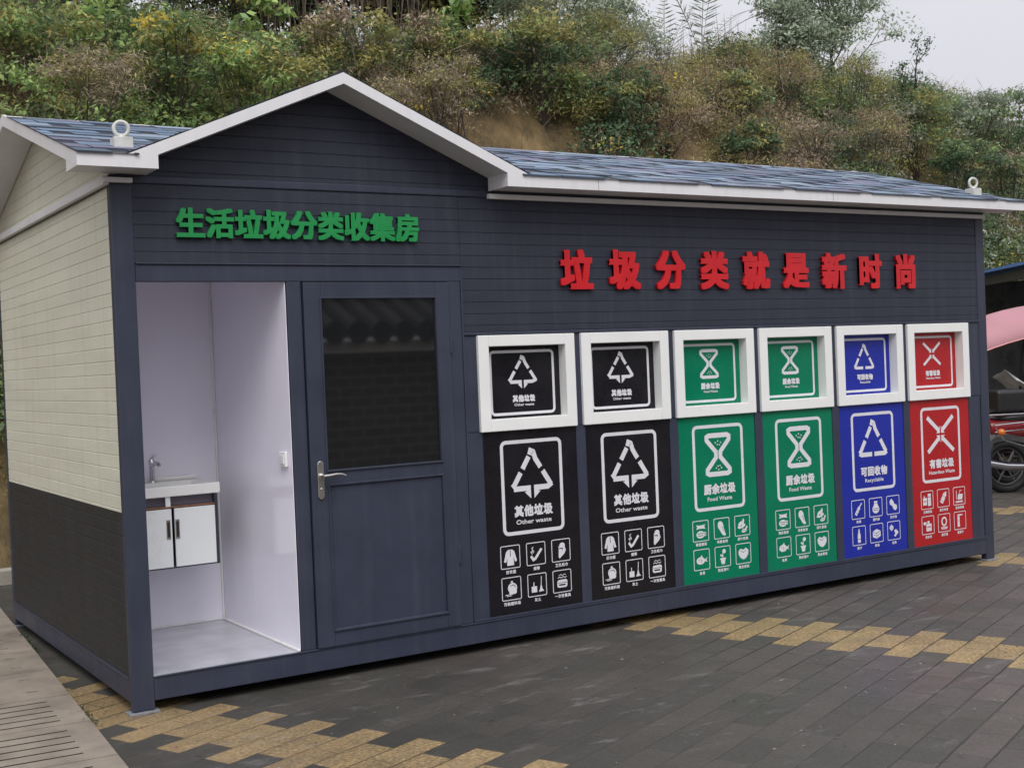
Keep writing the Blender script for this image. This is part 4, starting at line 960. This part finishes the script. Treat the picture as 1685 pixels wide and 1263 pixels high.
for (sx0, sx1, n, hh) in ((4.9, 7.0, 150, 2.4), (2.2, 3.6, 40, 1.8), (11.0, 19.5, 260, 1.3)):
    x = RNG.uniform(sx0, sx1, n); y = RNG.uniform(8.6, 10.8, n); C = np.stack([x, y, hillH(x, y) + hh * .5], 1); D = unit(RNG.normal(size=(n, 3)) * .16 + np.array([0, 0, 1])); L_ = hh * RNG.uniform(.5, 1.3, n)
    stalk_sets.append((C, D, unit(np.cross(D, RNG.normal(size=(n, 3)))), L_, RNG.uniform(.008, .026 if n == 150 else .014, n), DRY[RNG.integers(0, 5, n)] * RNG.uniform(.5, 1.2, (n, 1))))
tag(leaf_mesh('dry_stems', *gather(stalk_sets)), 'thin dry upright stems standing in the scrub along the top of the bank', 'dry stems', kind='stuff')
BUSH = 'large bushes on the bank'
def bush(label, px, py, Y, rad, pals, n=26, leaf=(.05, .10), asp=.4, seed=1, fine=False):
    '''a many-stemmed shrub whose crown centre stands at the given place on the bank'''
    d = np.array(CF) + np.array(CR) * (px - 842.5) / 2089.07 + np.array(CU) * (631.5 - py) / 2089.07
    c = np.array(CAM) + d * (Y - CAM[1]) / d[1]; rg = np.random.default_rng(seed)
    g = gz(c[0], c[1] + .2); base = (c[0], c[1] + .2, min(g, c[2] - .3) - .1); root = empty('shrub', base, label, 'shrub', BUSH)
    st = MB(); pr = []; o = np.array(base)
    for i in range(n):
        q = unit(rg.normal(size=3)); q[2] = abs(q[2]) * .9 - .25; r_ = rad * rg.uniform(.45, 1.0)
        p = c - o + q * r_ * np.array([1, .8, .85])
        pal = pals[i % len(pals)]; cr_ = rad * rg.uniform(.22, .40)
        pr.append(cluster_leaves(p, cr_, int(95 * (cr_ / .3) ** 2 * (1.5 if fine else 1)) + 25, pal, leaf if not fine else (.035, .08), .3, .85, asp if not fine else .22))
        m_ = (p * .5 + rg.normal(size=3) * .08); m_[2] = p[2] * .55
        if i % 2 == 0: st.tube([(0, 0, 0), tuple(m_), tuple(p), tuple(p + q * cr_ * 1.25)], [.014, .009, .005, .002], 5)
        k = int(rg.integers(4, 10)); C = p + rg.normal(size=(k, 3)) * cr_ * .6; D = unit(q + rg.normal(size=(k, 3)) * .6)
        pr.append((C, D, unit(np.cross(D, rg.normal(size=(k, 3)))), rg.uniform(.2, .55, k), rg.uniform(.005, .010, k), DRY[rg.integers(0, 5, k)] * 1.5))
    for i in range(10):
        q = unit(rg.normal(size=3)); q[2] = -abs(q[2]) * .8; p = c - o + q * rad * .8 * np.array([1, .9, .9]); pr.append(cluster_leaves(p, rad * .33, 110, pals[(i * 2) % len(pals)], leaf if not fine else (.035, .08), .3, .85, asp if not fine else .22))
    st.build('stem', m_bark, root, fix=False, smooth=True); leaf_mesh('crown', *gather(pr), parent=root)
for i, (lb, px, py, Y, rad, pals, fine) in enumerate([
    ('dark olive bush above the bare soil patch', 905, 80, 8.6, .9, [DARKG, OLIVE, GREEN], False),
    ('dark green bush hanging just right of the bare soil patch', 1035, 165, 8.3, .7, [DARKG, DARKG, OLIVE], False),
    ('olive bush with yellowish top beside the airy silvery trees', 990, 80, 9.6, .85, [OLIVE, OLIVE, GREEN], True),
    ('tan dry bush cascading towards the roof, left of the dark hollow', 1110, 195, 8.2, .75, [DRY, RUST, OLIVE], True),
    ('green and olive bush below the pale feathery plant', 1195, 165, 9.4, .8, [OLIVE, DARKG, GREEN], False),
    ('brown and olive feathery bush left of the tall skyline tree', 1290, 135, 9.9, .95, [RUST, OLIVE, DRY], True),
    ('yellowish olive bush under the tall skyline tree', 1400, 140, 10.0, .95, [OLIVE, OLIVE, GREEN], True),
    ('purplish brown tangled bush in the middle of the right bank', 1345, 225, 8.9, .8, [DRY, DRY, DARKG], True),
    ('brown tangled bush next to the purplish one, on its right', 1440, 225, 9.2, .75, [RUST, DRY, OLIVE], True),
    ('green leafy bush under the bare trees', 1520, 200, 9.8, .95, [GREEN, OLIVE, GREY], False),
    ('grey-green bush on the skyline near the right edge', 1600, 190, 10.3, .9, [GREY, GREEN, GREY], False),
    ('grey-green bush on the skyline at the right edge', 1670, 190, 10.5, .95, [GREY, GREEN, DARKG], False),
    ('dark green bush above the right lifting eye', 1590, 265, 8.8, .7, [DARKG, GREEN], False),
    ('dark green bush low beside the right end of the roof', 1670, 285, 9.0, .75, [DARKG, GREEN, DRY], False),
    ('dark bush in the hollow just above the roof, middle right', 1235, 240, 8.2, .62, [DARKG, DARKG, OLIVE], False),
    ('olive bush right of the gable peak', 740, 75, 8.8, .8, [OLIVE, GREEN, DRY], False),
    ('brown twiggy bush hanging right of the gable peak', 690, 160, 7.6, .75, [DRY, DRY, OLIVE], True),
    ('brown twiggy bush hanging below the olive one, towards the soil patch', 745, 140, 7.8, .6, [DRY, OLIVE, DARKG], True),
    ('green bush directly behind the gable peak', 560, 70, 8.6, .8, [GREEN, OLIVE, DRY], False),
    ('light green bush above the left slope of the gable', 430, 120, 7.8, .75, [FRESH, GREEN, OLIVE], False),
    ('mixed green and yellow bush in the middle of the left bank', 300, 95, 8.2, .75, [GREEN, OLIVE, GREEN, YEL], False),
    ('dry brown bush behind the left lifting eye', 150, 140, 7.6, .7, [DRY, DRY, OLIVE], True),
    ('fresh green bush at the top left of the bank', 60, 85, 8.4, .8, [FRESH, GREEN, OLIVE], False),
    ('grey-green bush against the sky, left of the sky gap', 1030, 75, 10.4, .7, [GREY, GREY, OLIVE], True),
    ('grey-green bush under the woodland edge, above the soil patch', 850, 20, 10.2, .9, [GREY, DARKG, OLIVE], True),
    ('dark bush filling the woodland edge above the left bank', 330, 0, 11.0, .9, [DARKG, DARKG, OLIVE], False),
    ('dark bush in the woodland edge at the far top left', 110, 5, 11.2, .8, [DARKG, DARKG, GREEN], False),
    ('khaki dry bush seen between the cabin and the blue shed edge', 1655, 390, 9.0, .6, [DRY, DRY, OLIVE], True)]):
    bush(lb, px, py, Y, rad, pals, seed=200 + i, fine=fine)
# saplings and frond plants standing out of the undergrowth
def sapling(label, x, y, h, pal, n=26, seed=1, ls=(.09, .16)):
    return T('leafy_sapling', label, x, y, h, .5, 7, n, pal, ls, 'saplings in the undergrowth', seed=seed, cl_r=.22, trunk_r=.015, crown_lo=.3, levels=1, asp=.55)
sapling('bright green large-leaved sapling right of the gable peak', 7.35, 9.0, 1.5, FRESH * 1.1, seed=81)
sapling('bright green sapling at the top of the bank left of the gable', 4.4, 9.0, 1.5, FRESH, seed=82)
sapling('yellow-green sapling near the top left trunk', 2.35, 8.6, 1.5, FRESH, seed=83)
sapling('pale green sapling low on the left bank', 1.15, 7.6, 1.0, FRESH * .9, seed=84, ls=(.05, .09))
def fern(label, x, y, z, n, ln, pal, seed, lean=(0, -.5, .8), group='ferny plants on the bank', name='fern', ls=.11):
    rg = np.random.default_rng(seed); root = empty(name, (x, y, z), label, 'fern', group); pr = []; st = MB()
    for i in range(n):
        a = rg.uniform(0, 2 * math.pi); d = Vector((math.cos(a) * .9 + lean[0], math.sin(a) * .6 + lean[1], lean[2])).normalized(); p = Vector((0, 0, 0)); q = [p.copy()]
        m = 14
        for k in range(m):
            d = (d + Vector((0, 0, -.07))).normalized(); p = p + d * ln / m; q.append(p.copy())
            side = d.cross(Vector((0, 0, 1))).normalized(); L_ = ls * math.sin(math.pi * min(1, (k + 2) / (m + 2))) * 1.6 + .02
            for s_ in (-1, 1):
                dd = (side * s_ + d * .5).normalized(); c = p + dd * L_ / 2
                pr.append((np.array([c[:]]), np.array([dd[:]]), np.array([d[:]]), np.array([L_]), np.array([.028]), pal[rg.integers(0, len(pal), 1)] * rg.uniform(.8, 1.25)))
        st.tube(q, [.006] + [.004] * m, 4)
    st.build('stem', m_bark, root, fix=False); leaf_mesh('fronds', *gather(pr), parent=root); return root
for i, (x, y) in enumerate([(2.35, 6.9), (3.3, 6.8), (4.1, 7.0), (4.7, 6.8), (5.2, 7.1), (1.6, 7.0), (4.4, 7.5)]):
    fern(['fern left of the lifting eye on the left roof', 'fern over the left roof slope beside the lifting eye', 'fern above the left slope of the gable', 'fern close to the left slope of the gable, lower one', 'fern nearest the gable peak on its left', 'fern at the left end of the roof', 'fern higher up on the bank left of the gable'][i], x, y, gz(x, y) + .35, 9, .75, FRESH * np.array([.8, .95, .9]), 90 + i)
fern('pale feathery plant rising against the gap of sky', 12.75, 10.2, gz(12.75, 10.2) + .4, 9, 1.9, GREY * 1.7, 101, lean=(.3, -.2, 1.6), name='feathery_plant', ls=.17)
fern('second pale feathery plant against the sky gap, nearer the silvery trees', 12.2, 10.5, gz(12.2, 10.5) + .4, 6, 1.5, GREY * 1.6, 102, lean=(-.2, -.2, 1.7), name='feathery_plant', ls=.15)

# ------------------------------------------------------------ shed with parked vehicles at the right
E0 = Vector((13.66, 5.39, 2.70)); dirE = Vector((-.573, -.819, 0)); nrm = Vector((.819, -.573, 0))
E_a = E0 - dirE * 2.2; E_b = E0 + dirE * 6.0
shed = empty('bicycle_shed', (E0.x, E0.y, 0), 'dark open parking shed with a blue roof edge behind the right end of the cabin', 'shed')
def W2(o, p): return tuple(Vector(p) - Vector(o.location))
def slab(a, c, depth, z0, z1, name, mt, drop=.0, parent=shed, off=0.):
    b = MB(); A = a + nrm * off; Cc = c + nrm * off; D = nrm * depth
    v = [A, Cc, Cc + D, A + D]; vs = []
    for z in (z0, z1):
        for i, p in enumerate(v): vs.append(W2(parent, (p.x, p.y, z - (drop if i >= 2 else 0))))
    b.add(vs, [(3, 2, 1, 0), (4, 5, 6, 7), (0, 1, 5, 4), (1, 2, 6, 5), (2, 3, 7, 6), (3, 0, 4, 7)])
    return b.build(name, mt, parent)
m_blue = mat('blue_sheet_roof', (.16, .33, .75), .4, dirt=((.3, .33, .38), 6, .6, .4)); m_sg = mat('grey_shed_steel', (.13, .13, .135), .6, dirt=((.05, .05, .05), 4, .5, .4)); m_sd = mat('dark_shed_back', (.13, .13, .13), .8, var=.3, vs=2.5, stretch=(3, 3, .7), dirt=((.02, .025, .02), 3, .5, .8))
slab(E_a, E_b, 4.0, 2.66, 2.70, 'roof_sheet', m_blue, drop=-.25)
slab(E_a, E_b, .06, 2.50, 2.62, 'front_beam', m_sg, off=.12)
slab(E_a, E_b, .05, 2.24, 2.275, 'tie_rail', m_sg, off=1.8)
slab(E_a, E_b, .08, .0, 2.6, 'back_wall', m_sd, off=3.6)
b = MB(); q0 = E0 - dirE * 2.0 + nrm * .1; q1 = q0 + nrm * 3.4; t_ = dirE * .06
vs = [W2(shed, (p.x, p.y, z)) for z in (0, 2.62) for p in (q0, q1, q1 + t_, q0 + t_)]
b.add(vs, [(3, 2, 1, 0), (4, 5, 6, 7), (0, 1, 5, 4), (1, 2, 6, 5), (2, 3, 7, 6), (3, 0, 4, 7)]); b.build('end_wall', m_sd, shed)
for k in (-1.9, 1.4, 4.8):
    p = E0 + dirE * k + nrm * .14; MB().tube([W2(shed, (p.x, p.y, 0)), W2(shed, (p.x, p.y, 2.5))], .035, 10).build('post', m_sg, shed, smooth=True)

def wheel(parent, c, r, w_=.05, name='wheel'):
    o = MB().torus(c, r - w_ * .75, w_, 28, 10).build(name, m_black, parent, smooth=True)
    rb = MB().torus(c, r - w_ * 1.7, .012, 24, 6).lathe([(.04, -.04), (.04, .04)], c, 'y', 12)
    for k in range(6):
        a = k * math.pi / 3; rb.tube([(c[0], c[1], c[2]), (c[0] + math.cos(a) * (r - w_ * 1.7), c[1], c[2] + math.sin(a) * (r - w_ * 1.7))], .009, 5)
    rb.build('rim', m_sg, o, smooth=True); return o
def motorbike(label, loc, rz_, body_m):
    r_ = empty('motorcycle', loc, label, 'motorcycle', 'vehicles parked by the shed', rz_)      # forward is +x, rear wheel at origin
    wheel(r_, (0, 0, .29), .29); wheel(r_, (1.25, 0, .29), .29, .045)
    b = MB(); b.tube([(-.28, 0, .40), (-.2, 0, .60), (0, 0, .66), (.22, 0, .58)], [.05, .09, .10, .06], 8); b.build('rear_mudguard', m_sg, r_, smooth=True)
    MB().tube([(1.0, 0, .56), (1.2, 0, .62), (1.42, 0, .55)], [.04, .07, .04], 8).build('front_mudguard', body_m, r_, smooth=True)
    b = MB(); b.ball((.78, 0, .86), (.26, .15, .14)); b.tube([(-.2, 0, .72), (.1, 0, .72), (.5, 0, .70), (.8, 0, .70)], [.10, .13, .12, .1], 10); b.build('body', body_m, r_, smooth=True)
    MB().ball((.22, 0, .83), (.44, .14, .07)).build('seat', m_blackp, r_, smooth=True)
    MB().ball((.62, 0, .42), (.24, .13, .17)).box(.5, .76, -.1, .1, .4, .62).build('engine', m_chrome, r_, bevel=.02)
    b = MB()
    for s_ in (-1, 1):
        b.tube([(1.25, s_ * .09, .29), (1.08, s_ * .09, .8), (1.0, s_ * .09, 1.02)], .022, 8)
    b.tube([(.86, -.36, 1.04), (.96, -.2, 1.10), (1.0, 0, 1.05), (.96, .2, 1.10), (.86, .36, 1.04)], .014, 8); b.build('handlebar', m_chrome, r_, smooth=True)
    MB().lathe([(.03, 0), (.10, .04), (.11, .12), (.09, .13)], (1.10, 0, .93), 'x', 16).build('headlight', m_chrome, r_, smooth=True)
    for s_ in (-1, 1):
        MB().tube([(.94, s_ * .28, 1.08), (.90, s_ * .34, 1.28)], .006, 6).ball((.9, s_ * .35, 1.32), (.02, .06, .05)).build('mirror', m_blackp, r_, smooth=True)
        MB().ball((-.14, s_ * .20, .68), (.045, .04, .04)).tube([(-.14, 0, .66), (-.14, s_ * .20, .68)], .008, 6).build('turn_signal', mat('amber_lens', (.6, .16, .03), .25), r_, smooth=True)
        b = MB()                                     # rack and side guard bars
        b.tube([(-.12, s_ * .2, .60), (-.22, s_ * .2, .76), (.15, s_ * .17, .78), (.35, s_ * .2, .62), (.1, s_ * .2, .52), (-.12, s_ * .2, .60)], .012, 8)
        b.tube([(-.30, s_ * .17, .87), (.22, s_ * .17, .87)], .011, 8); b.tube([(-.2, s_ * .17, .68), (.18, s_ * .17, .70)], .008, 6)
        b.build('side_rack', m_chrome, r_, smooth=True)
    b = MB(); b.tube([(-.36, -.15, .86), (-.42, 0, .88), (-.36, .15, .86)], .011, 8); b.tube([(-.25, -.15, .86), (-.25, .15, .86)], .009, 6); b.tube([(-.1, -.15, .86), (-.1, .15, .86)], .009, 6); b.build('rear_carrier', m_chrome, r_, smooth=True)
    MB().tube([(.6, -.16, .36), (.3, -.19, .29), (-.1, -.2, .31), (-.34, -.2, .36)], [.02, .035, .05, .045], 14).build('exhaust', m_chrome, r_, smooth=True)
    MB().box(-.36, -.33, -.09, .09, .42, .54).build('number_plate', m_white, r_, bevel=.005)
    return r_
m_mred = mat('deep_red_paint', (.25, .012, .02), .25, coat=.5); m_mpink = mat('pink_fabric', (.44, .22, .25), .75, var=.08, vs=3, bump=.3, bs=15); m_cloth = mat('grey_white_cloth', (.6, .61, .61), .85, var=.2, vs=6, bump=.6, bs=14)
mb1 = motorbike('chrome and red motorcycle parked just past the right corner of the cabin', (10.40, 2.74, 0), R(-26), m_mred)
MB().box(-.16, .20, -.17, .17, .885, 1.14).build('top_box', m_blackp, mb1, bevel=.04, seg=3)
mb2 = motorbike('dark motorcycle parked behind the red one', (11.6, 3.5, 0), R(-32), m_blackp)
# canopied scooter
cs_ = empty('canopy_scooter', (12.2, 2.46, 0), 'scooter under a pink rain canopy parked at the shed', 'scooter', 'vehicles parked by the shed', R(146))
wheel(cs_, (.1, 0, .24), .24); wheel(cs_, (1.35, 0, .24), .24)
b = MB(); b.ball((.2, 0, .55), (.38, .2, .22)); b.tube([(.2, 0, .36), (.8, 0, .30), (1.1, 0, .45), (1.2, 0, .9)], [.16, .15, .13, .12], 10); b.build('body', m_mred, cs_, smooth=True)
MB().ball((.25, 0, .78), (.36, .16, .07)).build('seat', m_blackp, cs_, smooth=True)
MB().tube([(1.15, -.34, 1.02), (1.22, 0, 1.04), (1.15, .34, 1.02)], .014, 8).build('handlebar', m_blackp, cs_, smooth=True)
# draped wind cover over the front, wrinkled
b = MB(); n1, n2 = 12, 9; vs = []
for i in range(n1):
    for j in range(n2):
        a = -1 + 2 * j / (n2 - 1); k = i / (n1 - 1); vs.append((1.36 - .50 * k + .025 * math.sin(a * 4 + k * 5), a * (.34 + .1 * k), 1.34 - .62 * k ** 1.3 - .1 * a * a + .012 * math.sin(5 * a + 6 * k)))
b.add(vs, [(i * n2 + j, i * n2 + j + 1, (i + 1) * n2 + j + 1, (i + 1) * n2 + j) for i in range(n1 - 1) for j in range(n2 - 1)])
o = b.build('wind_cover', m_cloth, cs_, smooth=True); sm = o.modifiers.new('t', 'SOLIDIFY'); sm.thickness = .01
b = MB(); vs = []; n1, n2 = 15, 9
for i in range(n1):
    for j in range(n2):
        k = i / (n1 - 1); a = -1 + 2 * j / (n2 - 1)
        vs.append((-.45 + 2.3 * k, a * .62, 1.65 + .44 * math.sin(math.pi * (.10 + .72 * k)) - .34 * a * a))
b.add(vs, [(i * n2 + j, i * n2 + j + 1, (i + 1) * n2 + j + 1, (i + 1) * n2 + j) for i in range(n1 - 1) for j in range(n2 - 1)])
cp = b.build('canopy', m_mpink, cs_, smooth=True); sm = cp.modifiers.new('t', 'SOLIDIFY'); sm.thickness = .008
b = MB()
for s_ in (-1, 1): b.tube([(-.45 + 2.3 * k / 14, s_ * .62, 1.65 + .44 * math.sin(math.pi * (.10 + .72 * k / 14)) - .345) for k in range(15)], .012, 6)
b.build('canopy_edging', m_mred, cp, smooth=True)
for q in ([(1.2, 0, .9), (1.15, 0, 1.5), (1.0, 0, 2.1)], [(-.1, 0, .7), (-.2, 0, 1.4), (-.1, 0, 1.98)]): MB().tube(q, .014, 8).build('canopy_pole', m_blackp, cs_, smooth=True)

# ------------------------------------------------------------ building opposite (seen in the door glass)
def brick_mat():
    m, nt, N, L, P = nodes('grey_brick')
    tc = N.new('ShaderNodeTexCoord'); mp = N.new('ShaderNodeMapping'); mp.inputs['Rotation'].default_value = (R(90), 0, 0); L.new(tc.outputs['Object'], mp.inputs[0])
    br = N.new('ShaderNodeTexBrick'); br.inputs['Scale'].default_value = 1; br.inputs['Brick Width'].default_value = .42; br.inputs['Row Height'].default_value = .17; br.inputs['Mortar Size'].default_value = .018
    br.inputs['Color1'].default_value = (.09, .09, .085, 1); br.inputs['Color2'].default_value = (.14, .13, .12, 1); br.inputs['Mortar'].default_value = (.30, .285, .26, 1)
    L.new(mp.outputs[0], br.inputs['Vector']); L.new(br.outputs[0], P.inputs['Base Color']); P.inputs['Roughness'].default_value = .9
    return m
opp = empty('tiled_roof_building', (7.5, -13.0, -.5), 'grey brick building with a tiled eave standing opposite, mirrored in the door glass', 'building')
MB().box(-9, 9, -5, 0, 0, 2.45).build('wall', brick_mat(), opp)
MB().box(-9.2, 9.2, -.0, .42, 2.46, 2.62).build('eave_board', mat('pale_eave_board', (.75, .70, .62), .8), opp)
m_tile = mat('dark_roof_tile', (.03, .03, .032), .7)
b = MB(); n = 44
for i in range(n):
    x = -9.1 + i * .42
    b.lathe([(.001, 0), (.19, 0), (.19, .03)], (x, .52, 2.76), 'y', 14)
    b.tube([(x, .5, 2.76), (x, -4.8, 5.2)], .15, 8)
b.add([(-9.3, .5, 2.68), (9.3, .5, 2.68), (9.3, -5, 5.1), (-9.3, -5, 5.1)], [(0, 1, 2, 3)])
b.build('roof', m_tile, opp)

# ------------------------------------------------------------ moss and litter
n = 700; t = RNG.uniform(-2.2, 3.4, n); C = np.stack([-.2065 + .067 * t + RNG.normal(size=n) * .012 + .005, t, RNG.uniform(.004, .022, n)], 1)
keep = pn(t, 0 * t, 3.2, 55) > .05; C = C[keep]; n = len(C)
D = unit(RNG.normal(size=(n, 3)) + np.array([0, 0, .6])); Wv = unit(np.cross(D, RNG.normal(size=(n, 3))))
tag(leaf_mesh('moss', C, D, Wv, RNG.uniform(.01, .03, n), RNG.uniform(.006, .014, n), (GREEN * .9)[RNG.integers(0, 5, n)]), 'thin line of moss along the edge of the drain covers', 'moss', kind='stuff')
n = 620; C = np.stack([RNG.uniform(-.1, 7.5, n), RNG.uniform(-4, -.05, n), np.full(n, .004)], 1)
D = unit(RNG.normal(size=(n, 3)) * np.array([1, 1, .12])); Wv = unit(np.cross(D, np.array([0, 0, 1.]) + RNG.normal(size=(n, 3)) * .3))
cl = np.array([(.4, .38, .34), (.3, .28, .25), (.12, .09, .05), (.25, .16, .07)])
tag(leaf_mesh('ground_litter', C, D, Wv, RNG.uniform(.006, .022, n) * np.where(RNG.random(n) < .06, 2.4, 1), RNG.uniform(.004, .012, n) * np.where(RNG.random(n) < .06, 2., 1), cl[RNG.integers(0, 4, n)]), 'scattered grit and bits of dry leaf on the paving', 'litter', kind='stuff')
